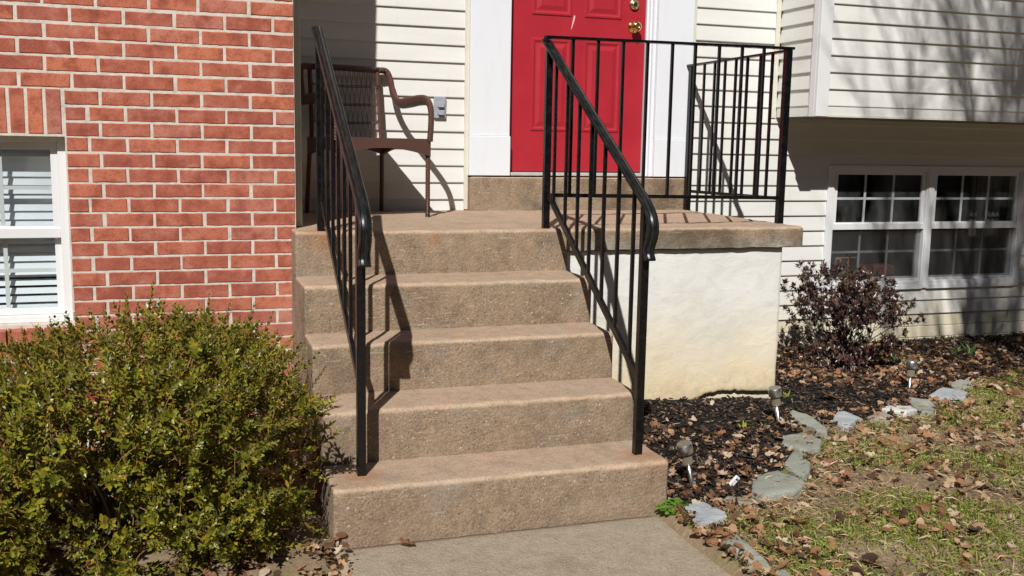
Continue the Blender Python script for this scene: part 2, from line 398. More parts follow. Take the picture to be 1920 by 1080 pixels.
def mk_glass():
    a = NM('window_glass'); t = a.t
    tr = a.n.new('ShaderNodeBsdfTransparent'); tr.inputs[0].default_value = (.93, .95, .95, 1)
    gl = a.n.new('ShaderNodeBsdfGlossy'); gl.inputs['Roughness'].default_value = .01
    lw_ = a.n.new('ShaderNodeLayerWeight'); lw_.inputs[0].default_value = .5
    mx = a.n.new('ShaderNodeMixShader'); a.L(a.math('MULTIPLY_ADD', a.math('POWER', lw_.outputs['Facing'], 4.0), .8, .035), mx.inputs[0]); a.L(tr.outputs[0], mx.inputs[1]); a.L(gl.outputs[0], mx.inputs[2])
    du = a.n.new('ShaderNodeBsdfDiffuse'); du.inputs[0].default_value = (.5, .5, .5, 1); mx2 = a.n.new('ShaderNodeMixShader')
    a.L(a.maprange(a.noise(a.scale(a.pos(), 1, 1, .6), 3.5, 5, .6), .40, .75, .0, .13), mx2.inputs[0]); a.L(mx.outputs[0], mx2.inputs[1]); a.L(du.outputs[0], mx2.inputs[2])
    a.L(mx2.outputs[0], a.out.inputs[0]); return a.m
GLASS = mk_glass()
def mk_screen():
    a = NM('insect_screen'); tr = a.n.new('ShaderNodeBsdfTransparent'); df = a.n.new('ShaderNodeBsdfDiffuse'); df.inputs[0].default_value = (.06, .058, .058, 1)
    mx = a.n.new('ShaderNodeMixShader'); mx.inputs[0].default_value = .30; a.L(tr.outputs[0], mx.inputs[1]); a.L(df.outputs[0], mx.inputs[2]); a.L(mx.outputs[0], a.out.inputs[0]); return a.m
SCREEN = mk_screen()
def mk_clearplastic():
    a = NM('clear_ribbed_plastic'); tr = a.n.new('ShaderNodeBsdfTransparent'); tr.inputs[0].default_value = (.75, .72, .62, 1)
    mx = a.n.new('ShaderNodeMixShader'); mx.inputs[0].default_value = .42; a.fin((.45, .40, .30), .15)
    a.L(tr.outputs[0], mx.inputs[1]); a.L(a.b.outputs[0], mx.inputs[2]); a.L(mx.outputs[0], a.out.inputs[0]); return a.m
LENS = mk_clearplastic()
def mk_blind():
    a = NM('white_blind_slat'); return a.fin((.74, .77, .82), .6)
BLIND = mk_blind()

# ------------------------------------------------------------------ dimensions (metres)
YW = 1.191; RH = 0.1959; LZ = 5*RH
YS = [-1.2904, -1.0122, -.738, -.4815, -.161]; XL, XR = -.030, 1.2394; XS = 2.557; ZS = .8765; XT, YT = 2.454, -.128
XB, YB, ZB = 3.222, .745, 1.5745     # bay: left side, front, underside
TOP = 5.4

def sstep(a, b, x): t = min(1, max(0, (x-a)/(b-a))); return t*t*(3-2*t)
def gz(x, y):
    """height of the ground"""
    z = .012
    if x > 1.16: z += .066*math.exp(-((x-1.75)/.75)**2)*sstep(-1.25, -.35, y) + .016
    if .0 < x < 1.15 and y < .2: z = -.035
    z += .010*noise.noise(Vector((x*2.3, y*2.3, 0))) if not (-.02 < x < 1.19) else 0
    return z

# ------------------------------------------------------------------ ground
def ground():
    xs = np.concatenate([[-60, -30, -12, -6], np.arange(-3, 8.01, .06), [10, 15, 30, 60]])
    ys = np.concatenate([[-60, -30, -15, -9], np.arange(-6, 1.8, .06), [3, 8, 20, 60]])
    V = [(x, y, gz(x, y)) for y in ys for x in xs]; nx = len(xs)
    F = [(j*nx+i, j*nx+i+1, (j+1)*nx+i+1, (j+1)*nx+i) for j in range(len(ys)-1) for i in range(nx-1)]
    o = link('ground', fast_mesh('ground', V, F, [SOIL], True)); tag(o, kind='structure')
ground()
# mulch bed sheet, over the soil, between the house and the row of edging stones
STONE_POLY = [
 ('blue', [(1.244,-1.399),(1.288,-1.358),(1.328,-1.374),(1.345,-1.358),(1.353,-1.377),(1.359,-1.446),(1.364,-1.507),(1.34,-1.546),(1.3,-1.561),(1.207,-1.596),(1.212,-1.576),(1.216,-1.503)], 'pale blue-grey flat stone beside the green clover at the foot of the steps'),
 ('brown', [(1.438,-1.355),(1.48,-1.316),(1.533,-1.331),(1.559,-1.379),(1.529,-1.421),(1.456,-1.395)], 'half-buried brownish edging stone just in front of the white plastic tag'),
 ('grey', [(1.682,-1.168),(1.786,-1.114),(1.845,-1.102),(1.871,-1.231),(1.85,-1.294),(1.756,-1.371),(1.603,-1.401),(1.586,-1.324)], 'largest grey-green flagstone in the curved edging, right of the white tag'),
 ('grey', [(1.903,-1.06),(2.029,-.927),(2.047,-.932),(2.022,-1.078),(1.948,-1.184),(1.890,-1.222),(1.880,-1.164),(1.885,-1.095)], 'grey-green edging stone wedged behind the largest flagstone'),
 ('grey', [(2.104,-.739),(2.142,-.704),(2.207,-.715),(2.263,-.82),(2.151,-.96),(2.106,-.972),(2.055,-1.001),(2.041,-.975),(2.034,-.917),(2.009,-.875)], 'broad grey edging stone in front of the middle leaning path light'),
 ('grey', [(2.366,-.405),(2.404,-.37),(2.407,-.446),(2.411,-.521),(2.33,-.761),(2.296,-.803),(2.275,-.756),(2.282,-.682),(2.276,-.639),(2.287,-.531)], 'long narrow tilted edging stone right of the middle path light'),
 ('blue', [(2.491,-.571),(2.611,-.447),(2.66,-.444),(2.661,-.586),(2.618,-.618),(2.557,-.645),(2.499,-.699),(2.469,-.691),(2.477,-.624)], 'smooth blue-grey edging stone with a pointed right end, before the dark mulch'),
 ('brown', [(2.741,-.507),(2.889,-.442),(2.883,-.545),(2.79,-.62),(2.682,-.624)], 'dull brown-grey edging stone left of the whitest stone'),
 ('white', [(2.906,-.393),(3.016,-.366),(3.12,-.38),(3.091,-.459),(2.992,-.504),(2.95,-.475),(2.896,-.461)], 'whitest edging stone of the curved row, bright in the sun'),
 ('grey', [(3.217,-.247),(3.295,-.306),(3.244,-.425),(3.141,-.523),(3.091,-.489),(3.134,-.36)], 'grey edging stone just right of the whitest stone'),
 ('blue', [(3.364,-.225),(3.577,-.092),(3.656,-.197),(3.569,-.298),(3.448,-.345),(3.433,-.283)], 'pale blue edging stone beyond the farthest path light'),
 ('grey', [(3.681,-.031),(3.792,.008),(3.842,-.05),(3.749,-.136),(3.622,-.125)], 'farthest small grey edging stone at the right end of the row'),
 ('grey', [(1.217,-1.735),(1.294,-1.694),(1.29,-1.81),(1.277,-1.947),(1.252,-1.973),(1.214,-1.926),(1.214,-1.804)], 'long brownish-grey stone lying against the edge of the concrete walkway'),
 ('grey', [(1.231,-2.014),(1.292,-1.97),(1.30,-1.993),(1.286,-2.054)], 'small grey stone corner at the bottom edge of the view by the walkway')]
BED = [(1.26,-1.50),(1.45,-1.38),(1.62,-1.28),(1.88,-1.10),(2.05,-.92),(2.28,-.60),(2.55,-.58),(2.85,-.52),(3.05,-.42),(3.25,-.36),(3.5,-.2),(3.75,-.05),(4.4,.22),(5.5,.5),(8,.8)]
def bed_y(x):
    for (a, b), (c, d) in zip(BED, BED[1:]):
        if a <= x <= c: return b+(d-b)*(x-a)/(c-a)
    return -1.5
def in_bed(x, y): return x > 1.25 and y < YW and y > bed_y(x)
def bed():
    V = []; F = []; idx = {}
    st = .05
    for i in range(int((8-1.245)/st)):
        for j in range(int((YW+1.55)/st)):
            x0, y0 = 1.245+i*st, -1.5+j*st
            if not (in_bed(x0+st/2, y0+st/2)): continue
            q = []
            for a, b in ((0, 0), (1, 0), (1, 1), (0, 1)):
                k = (i+a, j+b)
                if k not in idx:
                    x, y = x0+a*st, y0+b*st; idx[k] = len(V)
                    V.append((x, y, gz(x, y)+.010+.012*noise.noise(Vector((x*9, y*9, 3)))))
                q.append(idx[k])
            F.append(q)
    o = link('mulch_bed', fast_mesh('mulch_bed', V, F, [MULCH], True)); tag(o, kind='structure')
bed()
rd = link('added_road', fast_mesh('added_road', [(-60, -17, .03), (60, -17, .03), (60, -9.5, .03), (-60, -9.5, .03)], [(0, 1, 2, 3)], [simple('asphalt', (.05, .05, .052), .95, bump=.4)])); tag(rd, kind='structure')  # unseen dark road, added to cut light bounced off the far ground

# ------------------------------------------------------------------ concrete lofts
def conc_loft(name, x0, x1, yf, yb, zt, zb, rad, mat, parent, zbx=None, rl=.012, rr=.012, amp=.0032, seed=0, dx=.02):
    """solid of constant cross-section: rounded nose at the top front edge, rounded ends, uneven surfaces"""
    xs = [x0+rl*(1-math.cos(a*math.pi/6)) for a in range(4)] + list(np.arange(x0+rl+dx, x1-rr-dx/2, dx)) + [x1-rr*(1-math.cos(a*math.pi/6)) for a in range(3, -1, -1)]
    rows = []
    for x in xs:
        e = 0.0
        if x < x0+rl: e = rl*(1-math.sqrt(max(0, 1-((x0+rl-x)/rl)**2)))
        if x > x1-rr: e = rr*(1-math.sqrt(max(0, 1-((x-x1+rr)/rr)**2)))
        z0 = zb(x) if callable(zb) else zb
        pr = []
        nb = max(2, int((yb-yf)/.03))
        for i in range(nb): pr.append((yb+(yf+rad-yb)*i/nb, zt-e))
        for i in range(7):
            a = math.pi/2*i/6; pr.append((yf+rad-math.sin(a)*rad+e*math.sin(a), zt-rad+math.cos(a)*rad-e*math.cos(a)))
        nf = 9
        for i in range(1, nf+1): pr.append((yf+e, zt-rad+(z0-zt+rad)*i/nf))
        pr.append((yb, z0))
        rows.append([(x, y, z) for y, z in pr])
    if zbx:                                           # jump in the underside at x = zbx
        k = min(range(len(xs)), key=lambda i: abs(xs[i]-zbx)); 
        for i in range(len(xs)):
            pass
    V = []; n = len(rows[0])
    for r_ in rows:
        for (x, y, z) in r_:
            q = Vector((x*11+seed, y*11, z*11)); q2 = Vector((x*45+seed, y*45, z*45))
            d = amp*noise.noise(q)+amp*.6*noise.noise(q2)
            dz = d if y > yf+rad*.3 else d*.3
            dy = d if y <= yf+rad else 0
            if y >= yb-.001: dy = dz = 0
            V.append((x, y+dy, z+dz))
    F = []
    for i in range(len(rows)-1):
        for j in range(n):
            F.append((i*n+j, (i+1)*n+j, (i+1)*n+(j+1) % n, i*n+(j+1) % n))
    me = bpy.data.meshes.new(name); F += [tuple(reversed(range(n))), tuple((len(rows)-1)*n+j for j in range(n))]
    me.from_pydata(V, [], F); bm = bmesh.new(); bm.from_mesh(me); bmesh.ops.recalc_face_normals(bm, faces=bm.faces[:]); bm.to_mesh(me); bm.free()
    me.materials.append(mat); me.shade_smooth(); me.set_sharp_from_angle(angle=R(50))
    return link(name, me, parent)

steps = empty('porch_steps', (0, 0, 0)); tag(steps, 'weathered tan concrete steps and landing with white stuccoed base below the red door', 'steps')
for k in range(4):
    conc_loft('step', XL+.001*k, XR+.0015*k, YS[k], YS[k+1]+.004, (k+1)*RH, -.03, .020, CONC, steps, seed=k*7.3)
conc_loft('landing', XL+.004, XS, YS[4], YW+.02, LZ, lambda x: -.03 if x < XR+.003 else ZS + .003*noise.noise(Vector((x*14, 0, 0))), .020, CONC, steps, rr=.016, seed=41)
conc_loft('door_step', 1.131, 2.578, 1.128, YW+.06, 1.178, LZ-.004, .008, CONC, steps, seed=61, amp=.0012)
# stucco base: block core, with a stucco skin whose lower edge has broken away along a crack
core = MB()
core.box(XR+.01, XT-.012, YT+.016, YW-.02, -.05, ZS-.004)
core.build('block_core', BLOCKW, steps)
def stucco():
    xs = np.arange(XR-.02, XT+.0001, .0118); V = []; F = []
    def crack(x):
        pts = [(1.2, .055), (1.60, .058), (1.80, .055), (1.92, .060), (2.0, .085), (2.06, .105), (2.12, .112), (2.2, .108), (2.3, .094), (2.46, .090)]
        pts = [(1.2, .050), (1.72, .066), (1.83, .052), (1.92, .060), (1.985, .082), (2.05, .106), (2.14, .116), (2.24, .110), (2.34, .100), (2.50, .098)]
        for (a, b), (c, d) in zip(pts, pts[1:]):
            if a <= x <= c: z = b+(d-b)*(x-a)/(c-a); break
        return z + .008*noise.noise(Vector((x*40, 0, 0))) + .004*noise.noise(Vector((x*120, 5, 0)))
    nz = 48; cols = []
    for x in xs:
        zb, zt = crack(x)+.012, ZS-.006+.0
        col = []
        for j in range(nz+1):
            z = zb+(zt-zb)*j/nz
            y = YT + .005*noise.noise(Vector((x*4, z*4, 0))) + .0018*noise.noise(Vector((x*14, z*18, 4)))
            if j == 0: y += .004
            col.append((x + (.005*noise.noise(Vector((z*7, 1, 0))) if x > XT-.02 else 0), y, z))
        cols.append(col)
    # right end: a short return then the side
    for dx, dy in ((.004, .006), (.004, .3), (.004, 1.30)):
        cols.append([(c[0]+dx, c[1]+dy, c[2]) for c in cols[len(xs)-1]])
    n = nz+1
    cols.insert(0, [(c[0], YT+.05, c[2]) for c in cols[0]])
    for c in cols: V += c
    for i in range(len(cols)-1):
        for j in range(nz): F.append((i*n+j, (i+1)*n+j, (i+1)*n+j+1, i*n+j+1))
    me = fast_mesh('stucco_skin', V, F, [STUCCO], True)
    o = link('stucco_skin', me, steps)
    s = o.modifiers.new('thick', 'SOLIDIFY'); s.thickness = .012; s.offset = 0
stucco()
# walkway: two poured slabs with a joint
walk = MB()
def slab_mesh(x0, x1, y0, y1, z, seed):
    xs = np.linspace(x0, x1, 40); ys = np.linspace(y0, y1, max(4, int((y1-y0)/.04))); V = []; F = []
    n = len(xs)
    for y in ys:
        for x in xs:
            ex = .008*noise.noise(Vector((y*9, seed, 0))) if x in (xs[0], xs[-1]) else 0
            edge = min(x-x0, x1-x, y-y0, y1-y)
            V.append((x+ex, y + (.006*noise.noise(Vector((x*12, seed, 1))) if y in (ys[0], ys[-1]) else 0), z + .0015*noise.noise(Vector((x*6, y*6, seed))) - (.008 if edge < .001 else 0)))
    for j in range(len(ys)-1):
        for i in range(n-1): F.append((j*n+i, j*n+i+1, (j+1)*n+i+1, (j+1)*n+i))
    # skirts
    b = [j*n for j in range(len(ys))]; c = [j*n+n-1 for j in range(len(ys))]; d = list(range(n)); e = [(len(ys)-1)*n+i for i in range(n)]
    for ring in (b, c, d, e):
        m0 = len(V)
        for i in ring: V.append((V[i][0], V[i][1], z-.12))
        for i in range(len(ring)-1): F.append((ring[i], ring[i+1], m0+i+1, m0+i))
    return V, F
wk = empty('walkway', (0, 0, 0)); tag(wk, kind='structure')
for i, (a, b) in enumerate(((-2.95, -1.300), (-4.45, -2.965), (-5.95, -4.465), (-7.6, -5.965))):
    V, F = slab_mesh(-.03, 1.205, a, b, -.003, i*3.1); link('paving_slab', fast_mesh('paving_slab', V, F, [WALKC], True), wk)

# ------------------------------------------------------------------ house
house = empty('house', (0, 0, 0)); tag(house, 'suburban house front with red brick wing, cream siding, red panelled door and overhanging bay', 'house')
# --- brick wall
wx0, wx1, wz0, wz1 = -1.86, -.945, .583, 1.372
bw = MB()
MY = .0028
def wallbox(x0, x1, z0, z1): bw.box(x0, x1, MY, .12, z0, z1)
wallbox(-6, wx0, -.3, TOP); wallbox(wx1, -.004, -.3, TOP); wallbox(wx0, wx1, wz1, TOP); wallbox(wx0, wx1, -.3, wz0)
brickwall = bw.build('brick_wall', MORTAR, house)
BZ = [1.9679, 1.9013, 1.8324, 1.7684, 1.7018, 1.6357, 1.5679, 1.5004, 1.435, 1.3724, 1.3081, 1.2419, 1.1802, 1.1166, 1.0543, .9919, .9301, .8662, .8029, .7395, .6767, .6127, .5492, .4897, .4274, .3607, .2954]
while BZ[-1] > -.1: BZ.append(BZ[-1]-.0639)
ZUP = [BZ[0]+.0655*i for i in range(1, 52)]
def brick_mesh(w, h, seed, name='brick'):
    rg = random.Random(seed); b = .0030; d = .06
    # front outline a little uneven, chamfered
    def ring(y, ins): 
        pts = []
        nx = max(3, int(w/.018))
        for i in range(nx): pts.append((-w/2+ins+(w-2*ins)*i/nx, y, -h/2+ins))
        pts.append((w/2-ins, y, -h/2+ins)); 
        for i in range(nx, 0, -1): pts.append((-w/2+ins+(w-2*ins)*i/nx, y, h/2-ins))
        pts.append((-w/2+ins, y, h/2-ins)); return pts
    jit = [(rg.uniform(-.0009, .0009), rg.uniform(-.0004, .0005), rg.uniform(-.0011, .0009)) for _ in range(40)]
    A = ring(0, b); B = ring(.0025, 0); C = ring(d, 0); V = []
    for r_ in (A, B, C):
        for p, q in zip(r_, jit): V.append((p[0]+q[0], p[1]+q[1], p[2]+q[2]))
    n = len(A); F = [tuple(range(n))]
    for k in (0, 1):
        for i in range(n): F.append((k*n+i, k*n+(i+1) % n, (k+1)*n+(i+1) % n, (k+1)*n+i))
    me = bpy.data.meshes.new(name); me.from_pydata(V, [], F)
    bm = bmesh.new(); bm.from_mesh(me); bmesh.ops.recalc_face_normals(bm, faces=bm.faces[:]); bm.to_mesh(me); bm.free(); me.materials.append(BRICK)
    return me
bcache = {}
def bmesh_for(w, h, var):
    key = (round(w, 3), round(h, 3), var)
    if key not in bcache: bcache[key] = brick_mesh(w, h, hash(key) % 9999)
    return bcache[key]
far = MB(); nb = 0
def put_brick(x0, x1, z0, z1, own=True):
    """x0,x1,z0,z1 include the joints"""
    global nb
    w, h = x1-x0-.0125, z1-z0-.0088
    if w < .02: return
    if own and nb < 292:
        o = link('brick', bmesh_for(w, .0556 if h < .08 else h, random.randrange(4)), brickwall,
                 ((x0+x1)/2+random.uniform(-.0012, .0012), random.uniform(-.0012, .0012), (z0+z1)/2+random.uniform(-.0010, .0010)))
        o.rotation_euler = (0, random.uniform(-.003, .003), 0); nb += 1
    else: far.box(x0+.005, x1-.005, random.uniform(-.001, .001), .05, z0+.005, z1-.005)
levels = list(reversed(BZ)); levels += ZUP
for i in range(len(levels)-1):
    z0, z1 = levels[i], levels[i+1]
    row = (len(BZ)-1-i)         # this course lies just below BZ[row-1]
    typeA = (row % 2 == 0)      # half brick at the corner
    x = 0.0; joints = [0.0]; nxt = -.0925 if typeA else -.1945
    near_win = .50 < (z0+z1)/2 < 1.572
    while x > -2.9:
        joints.append(nxt+random.uniform(-.003, .003)); x = nxt; nxt -= .2035
        if near_win and nxt < -.87 and x > -.83:
            if typeA: joints.append(-.855+random.uniform(-.004, .004))
            joints.append(-.945); x = -.945; nxt = -1.15
    zm = (z0+z1)/2
    if near_win:                                      # beside the window and its lintel
        joints = [q for q in joints if q > -.95]
        for a, b in zip(joints, joints[1:]): put_brick(b, a, z0, z1, True)
        x = -1.904 if (z0+z1)/2 > 1.378 else -1.866
        first = .1 if typeA else .2035
        while x > -2.9: put_brick(x-first, x, z0, z1, False); x -= first; first = .2035
        continue
    for a, b in zip(joints, joints[1:]):
        put_brick(b, a, z0, z1, a > -1.36 and .3 < (z0+z1)/2 < 2.12)
for i in range(14):                                   # soldier course over the window
    x1_ = -.949-.0682*i
    put_brick(x1_-.0682, x1_, 1.379, 1.571, x1_ > -1.3)
far.build('brickwork', BRICK, brickwall); brickwall.children[-1]['kind'] = 'stuff'
for i in range(14):                                   # sloping rowlock sill
    x1_ = -.930-.0682*i; 
    if x1_ < -1.9: break
    mb = MB(); mb.v = [(x1_-.060, -.030, .505), (x1_, -.030, .505), (x1_, .06, .505), (x1_-.060, .06, .505), (x1_-.060, -.030, .562), (x1_, -.030, .562), (x1_, .06, .584), (x1_-.060, .06, .584)]
    mb.f = [(0,1,2,3),(4,7,6,5),(0,4,5,1),(1,5,6,2),(2,6,7,3),(3,7,4,0)]
    mb.build('sill_brick', BRICK, brickwall)
# --- window in the brick wall
def muntin_window(name, x0, x1, z0, z1, y, cols, parent, screen=False, casing=.03, meet=None, glass_rb=(.0, .0), rows=2, label=None, head=.025, depth=.05):
    """double-hung window: frame, two sashes with muntins and glass; x0..z1 is the outer frame, y the outer plane"""
    w = MB(); fr = casing
    w.box(x0, x0+fr, y, y+depth+.03, z0, z1, .002); w.box(x1-fr, x1, y, y+depth+.03, z0, z1, .002)
    w.box(x0+fr, x1-fr, y, y+depth+.03, z1-head, z1, .002); w.box(x0+fr, x1-fr, y-.006, y+depth+.03, z0, z0+.028, .002)
    fo = w.build(name, VINYL, parent)
    if label: fo['label'] = label
    zm = meet; s = .028
    def sash(nm, za, zb, yy):
        m_ = MB(); xa, xb = x0+fr+.001, x1-fr-.001
        m_.box(xa, xa+s, yy, yy+.022, za, zb, .0015); m_.box(xb-s, xb, yy, yy+.022, za, zb, .0015)
        m_.box(xa+s, xb-s, yy, yy+.022, zb-s, zb, .0015); m_.box(xa+s, xb-s, yy, yy+.022, za, za+s, .0015)
        m_.build(nm, VINYL, fo)
        ga, gb, gc, gd = xa+s, xb-s, za+s, zb-s
        g = MB(); g.box(ga-.004, gb+.004, yy+.009, yy+.012, gc-.004, gd+.004); g.build('pane', GLASS, fo)
        for i in range(1, cols):
            xx = ga+(gb-ga)*i/cols; q = MB(); q.box(xx-.008, xx+.008, yy+.0125, yy+.018, gc, gd); q.build('muntin', VINYL, fo)
        for i in range(1, rows):
            zz = gc+(gd-gc)*i/rows; q = MB(); q.box(ga, gb, yy+.0130, yy+.0185, zz-.008, zz+.008); q.build('muntin', VINYL, fo)
        return ga, gb, gc, gd
    sash('sash', zm-.002, z1-head-.001, y+.012)
    ga, gb, gc, gd = sash('sash', z0+.029, zm+.024, y+.036)
    q = MB(); q.box(x0+fr, x1-fr, y+.004, y+.034, zm-.024, zm+.018, .002); q.build('meeting_rail', VINYL, fo)
    if screen:
        q = MB(); q.box(ga-.02, gb+.02, y+.0185, y+.0192, gc-.01, zm-.025); q.build('insect_screen', SCREEN, fo)
    return fo
lw = muntin_window('brick_side_window', wx0, wx1, wz0, wz1, .062, 4, house, casing=.038, meet=.968, label='white double-hung window in the brick wall, blinds drawn behind')
bl = MB()
for i in range(22):
    z = .600+i*.0365; y0 = .150; op = .013 if z < .80 else (.017 if z < .95 else .0195)
    bl.quad((wx0+.05, y0-.008, z-op), (wx1-.05, y0-.008, z-op), (wx1-.05, y0+.004, z+op), (wx0+.05, y0+.004, z+op))
bl.build('blind', BLIND, lw)
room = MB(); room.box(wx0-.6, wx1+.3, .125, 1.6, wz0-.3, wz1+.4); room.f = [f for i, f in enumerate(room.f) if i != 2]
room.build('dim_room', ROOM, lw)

# --- siding: every board its own part
def board_mesh(L, e=.1007, lip=.0165, name='siding_board'):
    pr = [(-.0035, e+.002), (-lip, .0045), (-lip+.0006, 0), (-.0005, .0003), (0, e+.002)]
    n = max(1, int(L/.5)); V = []; F = []; k = len(pr)
    for i in range(n+1):
        for y, z in pr: V.append((L*i/n, y, z))
    for i in range(n):
        for j in range(k): F.append((i*k+j, (i+1)*k+j, (i+1)*k+(j+1) % k, i*k+(j+1) % k))
    F += [tuple(reversed(range(k))), tuple(n*k+j for j in range(k))]
    me = bpy.data.meshes.new(name); me.from_pydata(V, [], F); bm = bmesh.new(); bm.from_mesh(me); bmesh.ops.recalc_face_normals(bm, faces=bm.faces[:]); bm.to_mesh(me); bm.free()
    me.materials.append(SIDING); return me
bcm = {}
def board(x, y, z, L, parent, e=.1007, rz=0, lip=.0165):
    k = (round(L, 3), e, lip)
    if k not in bcm: bcm[k] = board_mesh(L, e, lip)
    o = link('siding_board', bcm[k], parent, (x, y+random.uniform(-.0006, .0006), z)); o.rotation_euler = (random.uniform(-.004, .004), random.uniform(-.0005, .0005), rz); return o
def shell(name, x0, x1, y0, y1, z0, z1, parent, mat=SIDING_IN):
    mb = MB(); mb.box(x0, x1, y0, y1, z0, z1); return mb.build(name, mat, parent)
sw = shell('siding_wall', -.0, 1.13, YW+.004, YW+.12, .98, TOP, house)
z = 2.134-.099*12
zz = []
k = 0
while z < TOP-.05:
    board(.045 if False else .002, YW, z, 1.103, sw, .099) if z > .90 else None
    z += .099
sw.children[0].location.z += 0
# trims beside the brick corner, at the door, in the bay corner
tr = MB(); tr.box(.002, .036, .098, .17, LZ+.002, TOP, .003); tr.build('corner_trim', SIDING_IN, house)
tr = MB(); tr.box(-.0, .004, .12, YW, LZ-.2, TOP); tr.build('return_wall', SIDING_IN, house)
tr = MB(); tr.box(1.103, 1.129, YW-.020, YW+.01, LZ+.004, TOP, .002); tr.build('siding_trim', SIDING_IN, house)
tr = MB(); tr.box(2.578, 2.604, YW-.020, YW+.01, LZ+.002, TOP, .002); tr.build('siding_trim', SIDING_IN, house)
tr = MB(); tr.box(3.176, 3.208, YW-.022, YW+.01, ZB-.004, TOP, .002); tr.build('siding_trim', SIDING_IN, house)
# right-hand wall, below and beside the bay; opening for the windows
wR = MB(); WX0, WX1, WZ0, WZ1 = 3.655, 5.315, .425, 1.262
Y0, Y1 = YW+.004, YW+.12
wR.box(2.604, WX0, Y0, Y1, .22, TOP); wR.box(WX1, 8, Y0, Y1, .22, TOP); wR.box(WX0, WX1, Y0, Y1, .22, WZ0); wR.box(WX0, WX1, Y0, Y1, WZ1, TOP)
wRo = wR.build('siding_wall', SIDING_IN, house)
for k in range(60):
    z = 2.243-.1007*20+.1007*k
    if z > TOP-.1: break
    if z < .20: continue
    if z > ZB-.005: board(2.604, YW, z, .575, wRo); continue
    c = z+.05
    if WZ0 < c < WZ1: board(2.604, YW, z, WX0-2.604+.004, wRo); board(WX1-.004, YW, z, 2.7, wRo)
    else: board(2.604, YW, z, 5.4, wRo)
# painted block foundation under the siding
fd = shell('foundation', 1.3, 8, YW+.010, YW+.15, -.3, .232, house, BLOCKW)
for zr, off in ((.139, .0), (.058, .2), (-.10, 0)):
    zh = {.139: .090, .058: .078, -.10: .155}[zr]
    for i in range(17):
        x = 1.3+off+i*.398
        if x < 2.3 or x > 7.4: continue
        mb = MB(); mb.box(x, x+.392, YW-.004+random.uniform(-.001, .001), YW+.03, zr, zr+zh, .003); mb.build('foundation_block', BLOCKW, fd)
# --- bay
bay = MB(); bay.box(XB+.004, 8, YB+.004, YW-.002, ZB+.015, TOP); bayo = bay.build('bay', SIDING_IN, house)
sf = MB(); sf.box(XB+.002, 8, YB+.001, YW-.001, ZB, ZB+.0149); sf.build('soffit', SHADED_SOFFIT, bayo)
cp = MB(); cp.box(XB-.024, XB+.062, YB-.026, YB+.0, ZB-.001, TOP, .003); cp.box(XB-.024, XB-.0035, YB+.001, YB+.055, ZB-.001, TOP, .002); cp.build('corner_post', VINYL, bayo)
st = MB(); st.box(XB+.062, 8, YB-.014, YB-.002, ZB-.001, ZB+.012); st.build('starter_strip', SIDING_IN, bayo)
for k in range(40):
    z = 1.6403+.1016*(k-1)
    if z > TOP-.1: break
    zb = z
    if k == 0:
        mb = MB(); mb.box(XB+.062, 8, YB-.011, YB, ZB+.012, 1.6403+.003); mb.build('siding_board', SIDING, bayo)
        mb = MB(); mb.box(XB-.011, XB, YB+.055, YW-.022, ZB+.002, 1.6403+.003); mb.build('siding_board', SIDING, bayo); continue
    board(XB+.062, YB, z, 4.7, bayo, .1016)
    o = board(XB, YW-.022, z, YW-.022-YB-.055, bayo, .1016, rz=-math.pi/2)
ev = MB(); ev.box(-6.2, 8.2, -.42, 3.0, TOP, TOP+.05); ev.box(-6.2, 8.2, -.46, -.42, TOP-.12, TOP+.06); ev.build('added_eave', WHITE, house)  # eave and roof above the view, added to cut sky light on the porch
rfm = MB(); rfm.quad((-6.2, -.50, TOP+.062), (8.2, -.50, TOP+.062), (8.2, 4.0, TOP+2.1), (-6.2, 4.0, TOP+2.1)); rfo = rfm.build('added_roof', simple('roof_shingle', (.06, .055, .05), .9, bump=.4), house)
md = rfo.modifiers.new('t', 'SOLIDIFY'); md.thickness = .04; md.offset = -1
# --- pair of windows on the right
win = MB()
for a, b in ((WX0-.012, 3.690), (4.468, 4.512), (5.290, 5.334)): win.box(a, b, YW-.026, YW+.06, WZ0-.010, WZ1+.012, .003)
win.box(3.690, 4.468, YW-.024, YW+.06, WZ1-.014, WZ1+.012, .002); win.box(4.512, 5.290, YW-.024, YW+.06, WZ1-.014, WZ1+.012, .002)
win.box(3.690, 4.468, YW-.030, YW+.06, WZ0-.014, WZ0+.016, .002); win.box(4.512, 5.290, YW-.030, YW+.06, WZ0-.014, WZ0+.016, .002)
wc = win.build('window_casing', VINYL, house)
for a, b in ((3.690, 4.468), (4.512, 5.290)):
    muntin_window('basement_window', a, b, WZ0+.016, WZ1-.014, YW-.018, 3, house, screen=True, casing=.012, meet=.858,
                  label='left window of the pair, behind the dark shrub' if a < 4 else 'right window of the pair under the bay', head=.010, depth=.03)
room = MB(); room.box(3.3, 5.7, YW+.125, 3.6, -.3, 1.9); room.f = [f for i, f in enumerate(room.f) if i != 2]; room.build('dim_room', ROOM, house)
tb = MB(); tb.box(4.02, 4.19, YW+.30, YW+.38, .47, .60, .012); tb.build('indoor_cushion', simple('tan_cushion', (.52, .40, .20), .8), house)
tb = MB(); tb.box(4.17, 4.62, YW+.45, YW+.60, .40, .52, .012); tb.build('indoor_box', simple('dull_red_fabric', (.30, .07, .05), .8), house)
cu = MB()
for i in range(14): cu.tube([(5.02+i*.02, YW+.16+.012*(i % 2), .3), (5.02+i*.02, YW+.16+.012*(i % 2), 1.6)], .011, 6)
cu.build('indoor_curtain', simple('grey_curtain', (.16, .15, .15), .9), house)
